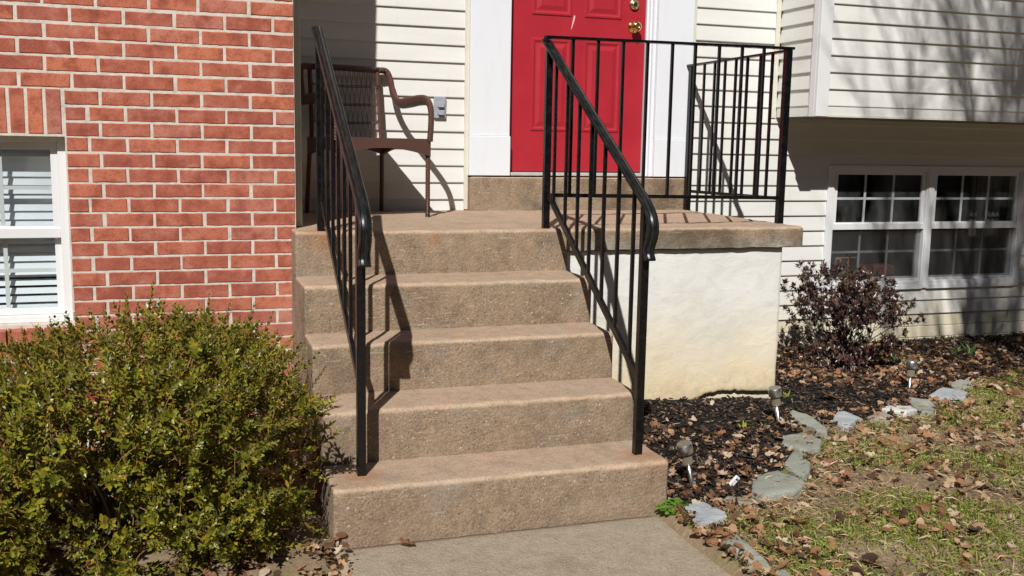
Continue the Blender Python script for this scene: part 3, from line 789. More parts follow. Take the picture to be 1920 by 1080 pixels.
# --- front door
dt = MB(); DX0, DX1 = 1.388, 2.272
dt.box(1.129, 1.376, YW-.046, YW+.09, 1.42, TOP-.8, .003); dt.box(1.127, 1.379, YW-.056, YW+.09, 1.186, 1.4195, .003)
dt.box(2.330, 2.573, YW-.046, YW+.09, 1.42, TOP-.8, .003); dt.box(2.327, 2.576, YW-.056, YW+.09, 1.186, 1.4195, .003)
dt.box(1.129, 2.573, YW-.060, YW+.09, TOP-.8, TOP-.5, .003)
for a, b, d in ((2.2785, 2.292, .020), (2.2925, 2.306, .000), (2.3065, 2.3275, -.022)): dt.box(a, b, YW+d, YW+.09, 1.186, TOP-.8, .002)
dt.box(1.3795, 1.386, YW-.01, YW+.09, 1.186, TOP-.8)
dto = dt.build('door_surround', WHITE, house)
hd = MB(); hd.box(1.136, 2.57, YW+.10, YW+.14, 1.0, TOP); hd.build('door_backing', DARK, house)
th = MB(); th.box(1.388, 2.276, YW-.030, YW+.08, 1.186, 1.206, .003); th.build('threshold', THRESH, house)
DY = YW+.028
door = MB(); door.box(DX0, DX1, DY, DY+.044, 1.214, 3.24); dor = door.build('front_door', DOOR, house); dor['label'] = 'red six-panel front door'
ds = MB(); ds.box(DX0, DX1, DY+.001, DY+.04, 1.206, 1.2138); ds.build('door_sweep', DARK, dor)
def door_panel(x0, x1, z0, z1):
    L = [(0, 0.0), (.006, -.007), (.016, -.0075), (.026, -.0012), (.034, -.0012), (.058, -.0075)]
    V = []; F = []
    for ins, d in L: V += [(x0+ins, DY+d, z0+ins), (x1-ins, DY+d, z0+ins), (x1-ins, DY+d, z1-ins), (x0+ins, DY+d, z1-ins)]
    for k in range(len(L)-1):
        for i in range(4): F.append((k*4+i, k*4+(i+1) % 4, k*4+4+(i+1) % 4, k*4+4+i))
    n = (len(L)-1)*4; F.append((n, n+1, n+2, n+3))
    mb = MB(); mb.v = V; mb.f = F; mb.build('door_panel', DOOR, dor)
for a, b in ((1.525, 1.782), (1.862, 2.112)):
    door_panel(a, b, 1.455, 2.008); door_panel(a, b, 2.140, 2.74); door_panel(a, b, 2.87, 3.10)
kn = MB(); kn.lathe([(.036, 0), (.036, .004), (.033, .009), (.013, .012), (.012, .030), (.022, .036), (.030, .048), (.031, .058), (.026, .068), (.014, .073), (.008, .073), (.008, .070), (.003, .070)], 24)
def place_lathe(name, mb, loc, mat, parent):
    o = mb.build(name, mat, parent, smooth=True); o.rotation_euler = (math.pi/2, 0, 0); o.location = loc; return o
place_lathe('door_knob', kn, (2.190, DY, 2.100), BRASS, dor)
db = MB(); db.lathe([(.032, 0), (.032, .010), (.029, .015), (.020, .016), (.019, .022), (.012, .023)], 24); place_lathe('deadbolt', db, (2.190, DY, 2.236), BRASSK, dor)
# scuff on the door
sm = MB(); pts = [(1.800, 2.150, .004), (1.796, 2.128, .0055), (1.789, 2.100, .004), (1.782, 2.075, .0018), (1.779, 2.066, .0008)]
for (a, b, c), (d, e, f) in zip(pts, pts[1:]): sm.quad((a-c, DY-.0009, b), (a+c, DY-.0009, b), (d+f, DY-.0009, e), (d-f, DY-.0009, e))
sm.build('scratch', SCRATCH, dor)
# outdoor socket cover
oc = MB(); oc.box(.918, .988, YW-.030, YW-.008, 1.515, 1.640, .003); oco = oc.build('socket_cover', GREY_PLASTIC, house)
for z in (1.548, 1.592):
    q = MB(); q.box(.936, .978, YW-.040, YW-.0302, z-.012, z+.014, .003); q.box(.940, .974, YW-.046, YW-.0402, z-.014, z-.006, .001); q.build('flap_lid', GREY_PLASTIC, oco)
q = MB(); q.lathe([(.003, 0), (.003, .001)], 8)
for x, z in ((.775, 1.865), (.905, 1.868)):
    q = MB(); q.lathe([(.0035, 0), (.003, .002)], 8); place_lathe('nail_head', q, (x, YW-.011, z), THRESH, house)

# ------------------------------------------------------------------ railings
CAP = [(-.0225, -.004), (-.0225, .004), (-.020, .009), (-.015, .0095), (-.0135, .0075), (-.012, .0125), (-.005, .0150), (-.0035, .0135), (.0035, .0135), (.005, .0150), (.012, .0125), (.0135, .0075), (.015, .0095), (.020, .009), (.0225, .004), (.0225, -.004)]
CAP = [(x*1.0, h) for x, h in CAP]
BALY = [-.205, -.352, -.500, -.645, -.790, -.935, -1.078]
def stair_flight(X, root, upper_loc, Yu, Yn, zn):
    zr = lambda y: 1.905+.616*y       # top of the sloping handrail
    path = [(X, -.055, zr(-.055)-.014), (X, -.09, zr(-.09)-.012)]
    for i in range(12): y = -.12-1.06*i/11; path.append((X, y, zr(y)-.012))
    curve = [(-1.213, 1.138), (-1.233, 1.116), (-1.246, 1.090), (-1.249, 1.064), (-1.242, 1.040), (-1.230, 1.020), (-1.220, 1.002), (-1.217, .986), (-1.221, .970), (-1.232, .954)]
    path += [(X, y, z) for y, z in curve]
    path = list(reversed(path))
    mb = MB(); mb.sweepx(path, [(-x, h) for x, h in CAP]); mb.build('handrail', IRONCAP, root, angle=40)
    # channel under the cap
    mb = MB(); pr = [(-.011, -.036), (.011, -.036), (.011, -.0035), (-.011, -.0035)]; mb.sweepx(path[1:10], pr)
    pr = [(-.011, -.018), (.011, -.018), (.011, -.0035), (-.011, -.0035)]
    mb.sweepx(path[9:], pr); mb.build('handrail_channel', IRON, root)
    # stringer
    zs = lambda y: 1.225+.627*y
    sp = [(X, Yu+.0, 1.135), (X, Yu-.035, 1.132), (X, Yu-.075, zs(Yu-.075)+.004)]
    for i in range(8): y = Yu-.12+(Yn+.0-Yu+.12)*i/7; sp.append((X, y, zs(y)))
    sp = list(reversed(sp))
    mb = MB(); mb.sweepx(sp, [(-.0075, -.015), (.0075, -.015), (.0075, .015), (-.0075, .015)]); mb.build('bottom_rail', IRON, root)
    for y in BALY:
        q = MB(); q.box(-.0065, .0065, -.0065, .0065, zs(y)+.010, zr(y)-.028)
        o = q.build('baluster', IRON, root); o.location = (X+random.uniform(-.001, .001), y, 0); o.rotation_euler = (0, 0, 0)
    for (y, z0, z1) in ((Yu, LZ-.02, zr(Yu)-.026), (Yn, RH-.02, zr(Yn)-.026)):
        q = MB(); q.box(X-.0155, X+.0155, y-.0155, y+.0155, z0, z1, .002); q.build('post', IRON, root)
rl = empty('stair_railing', (.09, -1.146, RH)); 
rl.location = (0, 0, 0); tag(rl, 'left black iron stair railing with moulded handrail, beside the brick wall', 'railing')
stair_flight(.090, rl, None, -.124, -1.146, RH)
rr = empty('stair_railing', (0, 0, 0)); tag(rr, 'right black iron stair railing that turns along the landing edge and back to the house', 'railing')
stair_flight(1.155, rr, None, -.102, -1.181, RH)
# landing guard
A = Vector((1.135, -.102, 0)); B = Vector((2.535, .043, 0)); Cn = Vector((2.548, 1.098, 0))
def bar(mb, p, q, w, h):
    d = (q-p); dn = d.normalized(); s_ = Vector((-dn.y, dn.x, 0)).normalized()*w/2; u_ = Vector((0, 0, h/2))
    n = len(mb.v)
    for e in (p, q):
        for a, b in ((-1, -1), (1, -1), (1, 1), (-1, 1)): mb.v.append(tuple(e+s_*a+u_*b))
    mb.f += [(n, n+1, n+2, n+3), (n+7, n+6, n+5, n+4)] + [(n+i, n+4+i, n+4+(i+1) % 4, n+(i+1) % 4) for i in range(4)]
mb = MB(); bar(mb, Vector((A.x, A.y, 1.868)), Vector((B.x+.03, B.y+.003, 1.893)), .034, .013); mb.build('top_rail', IRON, rr)
mb = MB(); bar(mb, Vector((B.x, B.y-.016, 1.8795)), Vector((Cn.x, Cn.y+.05, 1.877)), .034, .0125); mb.build('top_rail', IRON, rr)
mb = MB(); bar(mb, Vector((A.x+.016, A.y, 1.137)), Vector((B.x-.016, B.y, 1.116)), .016, .018); mb.build('bottom_rail', IRON, rr)
mb = MB(); bar(mb, Vector((B.x, B.y+.016, 1.112)), Vector((Cn.x, Cn.y-.016, 1.100)), .016, .018); mb.build('bottom_rail', IRON, rr)
for x in (1.279, 1.413, 1.550, 1.686, 1.828, 1.962, 2.105, 2.245, 2.381):
    t = (x-A.x)/(B.x-A.x); y = A.y+(B.y-A.y)*t
    q = MB(); q.box(-.0065, .0065, -.0065, .0065, 1.128-.011*t, 1.865+.02*t); o = q.build('baluster', IRON, rr); o.location = (x, y, 0); o.rotation_euler = (0, random.uniform(-.003, .003)*0, .1)
for y in (.189, .307, .443, .569, .692, .815, .943):
    t = (y-B.y)/(Cn.y-B.y)
    q = MB(); q.box(-.0065, .0065, -.0065, .0065, 1.108-.008*t, 1.874); o = q.build('baluster', IRON, rr); o.location = (B.x+(Cn.x-B.x)*t, y, 0)
for p, z1 in ((B, 1.8735), (Cn, 1.870)):
    q = MB(); q.box(p.x-.0175, p.x+.0175, p.y-.0175, p.y+.0175, LZ-.02, z1, .002); q.build('post', IRON, rr)

# ------------------------------------------------------------------ wicker armchair
ch = empty('wicker_armchair', (.447, .821, LZ), R(14)); tag(ch, 'brown wicker armchair standing on the porch against the siding', 'chair')
def band(name, path, w, t=.012, side=(1, 0, 0)):
    mb = MB(); mb.tube(path, [w]*len(path), 10, True, t/w, side); return mb.build(name, WICKER, ch, smooth=True)
def smooth_path(P, n=5):
    P = [Vector(p) for p in P]; out = []
    for i in range(len(P)-1):
        a, b, c, d = P[max(i-1, 0)], P[i], P[i+1], P[min(i+2, len(P)-1)]
        for k in range(n):
            t = k/n; out.append(.5*((2*b)+(-a+c)*t+(2*a-5*b+4*c-d)*t*t+(-a+3*b-3*c+d)*t**3))
    out.append(P[-1]); return out
for sx in (-1, 1):
    mb = MB(); mb.tube([(sx*.262, -.24, .0), (sx*.262, -.24, .34)], .0125, 10); mb.build('leg', WICKER, ch, smooth=True)
    mb = MB(); mb.tube(smooth_path([(sx*.225, .262, .0), (sx*.215, .235, .34), (sx*.205, .228, .45), (sx*.200, .262, .79)]), .0125, 10); mb.build('leg', WICKER, ch, smooth=True)
    arm = smooth_path([(sx*.205, .262, .792), (sx*.250, .255, .788), (sx*.268, .235, .74), (sx*.272, .205, .66), (sx*.280, .150, .612), (sx*.285, .05, .610), (sx*.285, -.10, .620), (sx*.284, -.19, .612), (sx*.280, -.235, .57), (sx*.275, -.250, .50), (sx*.268, -.250, .40)])
    mb = MB(); mb.tube(arm, .030, 10, True, .55, (sx, 0, 0)); mb.build('armrest', WICKER, ch, smooth=True)
mb = MB(); mb.tube([(-.21, .262, .792), (0, .272, .796), (.21, .262, .792)], .017, 10); mb.build('back_rail', WICKER, ch, smooth=True)
# apron with arched lower edge, all four sides
ap = MB()
def apron(p, q, n=12):
    p = Vector(p); q = Vector(q); d = (q-p); s_ = Vector((-d.y, d.x, 0)).normalized()*.011
    base = len(ap.v)
    for i in range(n+1):
        t = i/n; c = p+d*t; zb = .320+.044*math.sin(math.pi*t)**.8; zt = .414
        for sgn in (-1, 1): ap.v.append(tuple(c+s_*sgn+Vector((0, 0, zb)))); ap.v.append(tuple(c+s_*sgn+Vector((0, 0, zt))))
    for i in range(n):
        b = base+i*4; ap.f += [(b, b+4, b+5, b+1), (b+2, b+3, b+7, b+6), (b+1, b+5, b+7, b+3), (b, b+2, b+6, b+4)]
apron((-.268, -.25, 0), (.268, -.25, 0)); apron((.258, -.25, 0), (.218, .235, 0)); apron((.218, .225, 0), (-.218, .225, 0)); apron((-.218, .235, 0), (-.258, -.25, 0))
ap.build('apron', WICKER, ch)
seat = MB(); seat.v = [(-.255, -.24, .402), (.255, -.24, .402), (.215, .225, .402), (-.215, .225, .402), (-.255, -.24, .390), (.255, -.24, .390), (.215, .225, .390), (-.215, .225, .390)]
seat.f = [(0, 1, 2, 3), (7, 6, 5, 4), (0, 4, 5, 1), (1, 5, 6, 2), (2, 6, 7, 3), (3, 7, 4, 0)]; seat.build('seat', WICKER, ch)
lt = MB()
N = 15
for i in range(N):
    for dsh in (-1, 1):
        x0 = -.20+.40*i/(N-1); x1 = min(.20, max(-.20, x0+dsh*.055))
        y = lambda z: .232+.03*(z-.42)/.37
        lt.tube([(x0, y(.42), .415), ((x0+x1)/2, y(.6)+.002*dsh, .60), (x1, y(.79), .785)], .0014, 4)
lt.build('back_lattice', WICKER, ch)
lt = MB()
for z in (.50, .60, .70):
    for dz in (-.004, .004): lt.tube([(-.205, .238, z+dz), (0, .246, z+dz-.006), (.205, .238, z+dz)], .0028, 5)
lt.build('back_strand', WICKER, ch)
lt = MB(); lt.tube(smooth_path([(.10, .20, .415), (.105, .215, .50), (.12, .225, .64), (.135, .235, .775)]), .0012, 4); lt.tube(smooth_path([(.06, .20, .415), (.075, .212, .50), (.085, .22, .64), (.10, .235, .775)]), .0012, 4)
lt.build('loose_strand', simple('frayed_strand', (.55, .53, .52), .5), ch)

# ------------------------------------------------------------------ foliage helpers (numpy)
def rotmats(axis, up_rand):
    """frames whose z axis follows axis (n,3)"""
    z = axis/np.linalg.norm(axis, axis=1, keepdims=True)
    a = np.cross(z, up_rand); a /= np.linalg.norm(a, axis=1, keepdims=True)+1e-9
    b = np.cross(z, a); return np.stack([a, b, z], axis=2)
def scatter(templates, P, Rm, S):
    """templates list of (V,F4); returns merged V,F"""
    Vs, Fs, off = [], [], 0
    t = RNG.integers(0, len(templates), len(P))
    for k, (tv, tf) in enumerate(templates):
        sel = np.where(t == k)[0]
        if not len(sel): continue
        V = np.einsum('nij,vj->nvi', Rm[sel], tv)*S[sel][:, None, None] + P[sel][:, None, :]
        F = tf[None]+(np.arange(len(sel))*len(tv))[:, None, None]+off
        Vs.append(V.reshape(-1, 3)); Fs.append(F.reshape(-1, tf.shape[1])); off += len(sel)*len(tv)
    return np.concatenate(Vs), np.concatenate(Fs)
def leaf_quads(base, d, side, up, L, W, cup=.25):
    """leaf of 4 quads (folded along the midrib); returns verts, faces"""
    base = np.array(base, float); d = np.array(d, float); side = np.array(side, float); up = np.array(up, float)
    prof = [(0.0, .15), (.5, 1.0), (1.0, .22)]
    V = []
    for t, w in prof:
        c = base+d*L*t - up*(t*t)*L*.15
        V += [c-side*W/2*w+up*W*cup*w, c, c+side*W/2*w+up*W*cup*w]
    F = []
    for i in range(2):
        F += [(i*3, i*3+1, i*3+4, i*3+3), (i*3+1, i*3+2, i*3+5, i*3+4)]
    return V, F
def sprig(length, pitch, L, W, rg, whorl=False, start=.15, bend=.15, lean=55):
    V, F = [], []; n = int(length*(1-start)/pitch); bx, by = rg.uniform(-bend, bend), rg.uniform(-bend, bend)
    def P(z): return np.array([bx*z*z/length, by*z*z/length, z])
    rot = rg.uniform(0, math.pi)
    for i in range(n+1):
        z = length*start+pitch*i; k = 2
        rot += math.pi/2+rg.uniform(-.3, .3)
        sc_ = 1.0-.45*(i/max(1, n))**3
        tilt = R(lean-30*(i/max(1, n))+rg.uniform(-12, 12))
        for j in range(k):
            a = rot+j*math.pi+rg.uniform(-.2, .2)
            out = np.array([math.cos(a), math.sin(a), 0]); dd = out*math.sin(tilt)+np.array([0, 0, 1])*math.cos(tilt)
            side = np.array([-math.sin(a), math.cos(a), 0]); up = np.cross(dd, side); up = up if up[2] > 0 else -up
            v, f = leaf_quads(P(z)+out*.0015, dd, side, up, L*sc_*rg.uniform(.8, 1.15), W*sc_*rg.uniform(.85, 1.1), rg.uniform(.02, .25))
            o = len(V); V += v; F += [tuple(o+q for q in ff) for ff in f]
    return np.array(V), np.array(F)
def twig_mesh(length, r, bx=0, by=0):
    V = []; n = 3
    for i in range(4):
        z = length*i/3; rr_ = r*(1-.7*i/3)
        for k in range(n): a = 2*math.pi*k/n; V.append((rr_*math.cos(a), rr_*math.sin(a), z))
    F = [(i*n+k, i*n+(k+1) % n, (i+1)*n+(k+1) % n, (i+1)*n+k) for i in range(3) for k in range(n)]
    return np.array(V), np.array(F)

# ------------------------------------------------------------------ boxwood
bx = empty('boxwood_shrub', (-.775, -1.04, 0)); tag(bx, 'rounded glossy green boxwood shrub growing in front of the brick wall', 'shrub')
def boxwood():
    rg = random.Random(5)
    T = [sprig(rg.uniform(.07, .115), .0115, .0250, .0150, rg, bend=.0, lean=58) for _ in range(16)]
    TL = [sprig(rg.uniform(.14, .20), .0125, .0215, .0125, rg, bend=.0, lean=46, start=.05) for _ in range(6)]
    C = np.array([0, 0, .33]); Rr = np.array([.76, .64, .44])
    n = 5600
    u = RNG.normal(size=(n, 3)); u /= np.linalg.norm(u, axis=1, keepdims=True)
    lump = np.array([1+.10*noise.noise(Vector(q*2.6))+.17*noise.noise(Vector(q*5.0)) for q in u])
    dens = np.array([noise.noise(Vector(q*4.8)+Vector((7, 3, 1))) for q in u])
    depth = RNG.uniform(0, 1, n)**.75
    sh = lump*(.60+.32*depth)
    keep = (dens > -.07) | (depth < .16)
    u2 = np.sign(u)*np.abs(u)**.70                        # a bit boxy
    P = C+u2*Rr*sh[:, None]
    P[:, 2] *= 1-.21*np.clip((.18-P[:, 0])/.55, 0, 1)
    keep &= (P[:, 2] > .03) & ~((P[:, 0] > .74) & (P[:, 2] > .45))
    P = P[keep]; u = u[keep]
    nc = 520; uc = RNG.normal(size=(nc, 3)); uc /= np.linalg.norm(uc, axis=1, keepdims=True); Pc = C+uc*Rr*(RNG.uniform(.15, .62, nc))[:, None]; okc = Pc[:, 2] > .04
    P = np.concatenate([P, Pc[okc]]); u = np.concatenate([u, uc[okc]]); m_ = len(P)
    ax = u*.8+np.array([0, 0, .55])+RNG.normal(size=(m_, 3))*.55
    Rm = rotmats(ax, RNG.normal(size=(m_, 3))); S = RNG.uniform(.7, 1.2, m_)
    V1, F1 = scatter(T, P, Rm, S)
    q = 90; a = RNG.uniform(0, 2*math.pi, q); rr_ = np.sqrt(RNG.uniform(0, 1, q))*.95
    ux = np.stack([rr_*np.cos(a), rr_*np.sin(a), np.zeros(q)], 1)
    zt = np.clip(1-rr_**2.6, 0, 1)**.5
    P2 = np.stack([ux[:, 0]*.76, ux[:, 1]*.62, .33+zt*.36+RNG.uniform(-.03, .05, q)], 1); P2[:, 2] *= 1-.21*np.clip((.18-P2[:, 0])/.55, 0, 1)
    ax2 = np.stack([ux[:, 0]*.5, ux[:, 1]*.5, np.ones(q)], 1)+RNG.normal(size=(q, 3))*.20
    R2 = rotmats(ax2, RNG.normal(size=(q, 3))); S2 = RNG.uniform(.6, 1.1, q)
    V2, F2 = scatter(TL, P2, R2, S2)
    V = np.concatenate([V1, V2]); F = np.concatenate([F1, F2+len(V1)])
    link('foliage', fast_mesh('foliage', V, F, [BOXL]), bx)
    tw = twig_mesh(.115, .0017); V1, F1 = scatter([tw], P-ax/np.linalg.norm(ax, axis=1, keepdims=True)*.02, Rm, S*1.05); tl = twig_mesh(.18, .0018); V2, F2 = scatter([tl], P2, R2, S2)
    link('twigs', fast_mesh('twigs', np.concatenate([V1, V2]), np.concatenate([F1, F2+len(V1)]), [TWIG]), bx)
    mb = MB()
    for i in range(46):
        a = rg.uniform(0, 6.283); e = rg.uniform(.1, 1); end = Vector((math.cos(a)*.50*e, math.sin(a)*.42*e, .20+.28*math.sqrt(1-e*e*.9)*rg.uniform(.7, 1)))
        mid = end*.5+Vector((rg.uniform(-.05, .05), rg.uniform(-.05, .05), -.02))
        mb.tube(smooth_path([(rg.uniform(-.06, .06), rg.uniform(-.06, .06), -.02), mid, end], 4), [.009-.0065*k/8 for k in range(9)], 5)
    mb.build('stems', BARK, bx)
    mb = MB(); mb.tube([(-.40, -.60, .34), (-.34, -.66, .22), (-.28, -.68, .10)], .0026, 5); mb.build('dead_stalk', STRAW, bx)
boxwood()

# ------------------------------------------------------------------ azalea (dark leaves)
az = empty('azalea_shrub', (3.40, .62, .0)); az.scale = (.76, .80, .98); tag(az, 'open dark burgundy-leaved shrub growing below the paired windows', 'shrub')
def azalea():
    rg = random.Random(9)
    def rosette():
        V, F = [], []
        n = rg.randint(6, 9)
        for i in range(n):
            a = 6.283*i/n+rg.uniform(-.3, .3); t = R(rg.uniform(30, 85)); out = np.array([math.cos(a), math.sin(a), 0])
            dd = out*math.sin(t)+np.array([0, 0, 1])*math.cos(t); side = np.array([-math.sin(a), math.cos(a), 0]); up = np.cross(dd, side); up = up if up[2] > 0 else -up
            v, f = leaf_quads((0, 0, rg.uniform(-.018, .0)), dd, side, up, rg.uniform(.026, .040), rg.uniform(.012, .016), .15)
            o = len(V); V += v; F += [tuple(o+q for q in ff) for ff in f]
        return np.array(V), np.array(F)
    T = [rosette() for _ in range(8)]
    stems = MB(); tips = []; axs = []
    def grow(p, d, L, r, lev):
        steps_ = 3; pts = [p]
        for s_ in range(steps_):
            d = (d+Vector((rg.gauss(0, .13), rg.gauss(0, .13), rg.gauss(0.03, .08)))).normalized(); p = p+d*L/steps_; pts.append(p)
            if lev > 1 and rg.random() < .55: tips.append(tuple(p+Vector((rg.gauss(0, .012), rg.gauss(0, .012), 0)))); axs.append((d.x+rg.gauss(0, .5), d.y+rg.gauss(0, .5), d.z+.3))
        stems.tube(pts, [r*(1-.45*i/steps_) for i in range(steps_+1)], 4)
        if lev < 3:
            for _ in range(rg.choice([2, 3, 3])):
                nd = (d*.8+Vector((rg.gauss(0, .55), rg.gauss(0, .55), rg.gauss(.12, .3)))).normalized(); grow(p, nd, L*rg.uniform(.55, .8), r*.55, lev+1)
        else: tips.append(tuple(p)); axs.append((d.x, d.y, d.z+.1))
    for i in range(19):
        a = rg.uniform(0, 6.283); t = rg.uniform(.1, 1.05)
        grow(Vector((rg.uniform(-.09, .09), rg.uniform(-.07, .07), 0)), Vector((math.cos(a)*math.sin(t), .75*math.sin(a)*math.sin(t), math.cos(t))), rg.uniform(.22, .33)*(1.05-.12*t), .0065, 0)
    # low skirt of leafy twigs
    for i in range(330):
        a = rg.uniform(0, 6.283); r_ = math.sqrt(rg.random())*.40; z = rg.uniform(.03, .24)*(1.2-r_); tips.append((r_*math.cos(a), r_*.75*math.sin(a), z)); axs.append((math.cos(a)*.8, math.sin(a)*.8, rg.uniform(.1, 1)))
    P = np.array(tips); P = np.where(np.arange(3)[None] == 2, np.maximum(P, .02), P); lim = (P[:, 1] < .52)
    hz = (P[:, 2] < .70); P = P[lim & hz]; A_ = np.array(axs)[lim & hz]
    Rm = rotmats(A_, RNG.normal(size=(len(P), 3))); V, F = scatter(T, P, Rm, RNG.uniform(.75, 1.1, len(P)))
    link('foliage', fast_mesh('foliage', V, F, [AZL]), az); stems.build('stems', BARK, az)
    # one bare reddish shoot with a leaf tuft
    mb = MB(); mb.tube([(.02, -.05, .2), (-.02, -.08, .5), (-.03, -.08, .74)], .0035, 5); mb.build('bare_shoot', simple('reddish_shoot', (.22, .08, .045), .7), az)
    P = np.array([(-.03+RNG.normal()*.012, -.08+RNG.normal()*.012, z) for z in np.linspace(.60, .76, 9)]); Rm = rotmats(RNG.normal(size=(9, 3))+np.array([0, 0, 1.]), RNG.normal(size=(9, 3))); V, F = scatter(T, P, Rm, np.full(9, .55)); link('shoot_leaves', fast_mesh('shoot_leaves', V, F, [AZL]), az)
azalea()

# ------------------------------------------------------------------ edging stones
for mk, poly, lab in STONE_POLY:
    cx = sum(p[0] for p in poly)/len(poly); cy = sum(p[1] for p in poly)/len(poly)
    bm = bmesh.new(); rg = random.Random(lab)
    g0 = gz(cx, cy); top = g0+.024 if mk != 'brown' else g0+.014
    low = -.06
    tl = (rg.uniform(-.05, .05), rg.uniform(-.05, .05))
    P = []
    for i, p in enumerate(poly):                 # densify and roughen the outline
        q = poly[(i+1) % len(poly)]
        for t in (0, .33, .66): P.append((p[0]+(q[0]-p[0])*t-cx+rg.uniform(-.003, .003), p[1]+(q[1]-p[1])*t-cy+rg.uniform(-.003, .003)))
    n = len(P); V = []; F = []
    for s_, z_ in ((1.03, low), (1.02, top-.012), (1.0, top-.004), (.955, top), (.75, top+.002), (.4, top+.001)):
        for (x, y) in P: V.append((x*s_, y*s_, z_+(tl[0]*x+tl[1]*y if z_ > 0 else 0)+(.003*noise.noise(Vector(((x+cx)*18, (y+cy)*18, s_*3))) if z_ > 0 else 0)))
    V.append((0, 0, top)); 
    for k in range(5):
        for i in range(n): F.append((k*n+i, k*n+(i+1) % n, (k+1)*n+(i+1) % n, (k+1)*n+i))
    for i in range(n): F.append((5*n+i, 5*n+(i+1) % n, 6*n))
    me = bpy.data.meshes.new('edging_stone'); me.from_pydata(V, [], F); me.materials.append(STONES[mk]); me.shade_smooth(); me.set_sharp_from_angle(angle=R(35))
    o = link('edging_stone', me, None, (cx, cy, 0)); tag(o, lab, 'stone', 'flat stones edging the mulch bed')
# ------------------------------------------------------------------ path lights
def path_light(base, topv, h, lab):
    """base point, lean vector of the top, total height"""
    root = empty('path_light', base); tag(root, lab, 'path light', 'solar path lights in the mulch bed')
    q = Vector((topv[0], topv[1], h)); root.rotation_mode = 'QUATERNION'; root.rotation_quaternion = q.to_track_quat('Z', 'Y'); L = q.length
    mb = MB(); mb.lathe([(.002, -.05), (.0085, -.01), (.0085, L-.088)], 14); mb.build('stake', STEEL, root, smooth=True)
    mb = MB(); mb.lathe([(.0165, L-.090), (.0195, L-.086), (.0195, L-.042)], 24)
    for k in range(24):
        a = k*2*math.pi/24; mb.tube([(.0197*math.cos(a), .0197*math.sin(a), L-.086), (.0197*math.cos(a), .0197*math.sin(a), L-.043)], .0012, 4)
    mb.build('lens', LENS, root)
    mb = MB(); mb.lathe([(.029, L-.041), (.0305, L-.039), (.0305, L-.004), (.029, L-.001), (.026, L-.001)], 28); mb.build('cap', STEEL, root, angle=40)
    mb = MB(); mb.lathe([(.0255, L-.003), (.0255, L+.0006)], 28); mb.build('solar_panel', SOLAR, root)
path_light((1.406, -1.182, .030), (-.055, -.01), .195, 'leaning steel solar path light nearest the steps')
path_light((2.185, -.599, .035), (-.050, -.005), .225, 'leaning steel solar path light in front of the stucco corner')
path_light((3.387, -.048, .020), (.004, 0), .185, 'small upright steel path light farthest right, below the windows')
# white tag
pt = empty('plant_tag', (1.515, -1.245, .035)); tag(pt, 'small white plastic tag stuck slantwise in the dead leaves', 'tag')
pt.rotation_euler = (R(15), R(38), R(10))
mb = MB(); mb.box(-.012, .012, -.006, .006, .012, .075, .003); mb.build('tag_plate', TAGW, pt); mb = MB(); mb.box(-.004, .004, -.003, .003, -.04, .012); mb.build('tag_stem', DARK, pt)
mb = MB(); mb.box(-.006, .006, -.0075, -.0055, .060, .066); mb.build('tag_slot', DARK, pt)
# clover clump
cv = empty('clover_clump', (1.228, -1.365, .014)); tag(cv, 'small bright green clover clump at the corner of the bottom step', 'plant')
def clover():
    rg = random.Random(3); V = []; F = []; sm_ = MB()
    for i in range(62):
        a = rg.uniform(0, 6.28); r_ = math.sqrt(rg.random())*.062; c = Vector((r_*math.cos(a)*1.15, r_*math.sin(a)*.8, .022+.030*(1-r_/.065)+rg.uniform(-.006, .008)))
        sm_.tube([(c.x*.3, c.y*.3, 0), tuple(c)], .0008, 3)
        n = 8; R_ = rg.uniform(.008, .0125); nx, ny = rg.uniform(-.35, .35)+c.x*5, rg.uniform(-.35, .35)-.2+c.y*4; o = len(V); V.append(tuple(c-Vector((0, 0, .002))))
        for k in range(n): b = 6.283*k/n; x, y = R_*math.cos(b), R_*math.sin(b); V.append((c.x+x, c.y+y, c.z-nx*x-ny*y+.0015*math.cos(3*b)))
        for k in range(n): F.append((o, o+1+k, o+1+(k+1) % n))
    link('leaves', fast_mesh('leaves', V, F, [CLOVER]), cv); sm_.build('stems', TULIP, cv)
clover()
def sprout(name, loc, n, h, lab, mat=TULIP):
    root = empty(name, loc); tag(root, lab, 'plant'); rg = random.Random(lab); V = []; F = []
    for i in range(n):
        a = rg.uniform(0, 6.28); t = R(rg.uniform(10, 45)); d = np.array([math.cos(a)*math.sin(t), math.sin(a)*math.sin(t), math.cos(t)]); s_ = np.array([-math.sin(a), math.cos(a), 0]); up = np.cross(d, s_); up = up if up[2] > 0 else -up
        v, f = leaf_quads((math.cos(a)*.012, math.sin(a)*.012, 0), d, s_, up, h*rg.uniform(.7, 1.1), h*.28, .3); o = len(V); V += v; F += [tuple(o+q for q in ff) for ff in f]
    link('leaves', fast_mesh('leaves', V, F, [mat], True), root)
sprout('bulb_sprout', (4.46, .66, .03), 9, .10, 'green bulb shoots in the mulch near the wall at the far right')
sprout('bulb_sprout', (4.36, .70, .03), 5, .07, 'smaller green bulb shoots left of the far right clump')
sprout('bulb_sprout', (3.80, .55, .03), 6, .09, 'pale green bulb shoots at the right foot of the burgundy shrub')
sprout('weed_clump', (2.55, -.10, .05), 7, .045, 'tiny pale green weed in the dark mulch right of the stucco', WEED)
sprout('weed_clump', (1.95, -.66, .07), 14, .05, 'green grassy weed among dead leaves left of the middle path light', GRASS)
sprout('weed_clump', (2.55, -.27, .045), 8, .035, 'low green weed in the mulch in front of the tiny pale one', WEED)

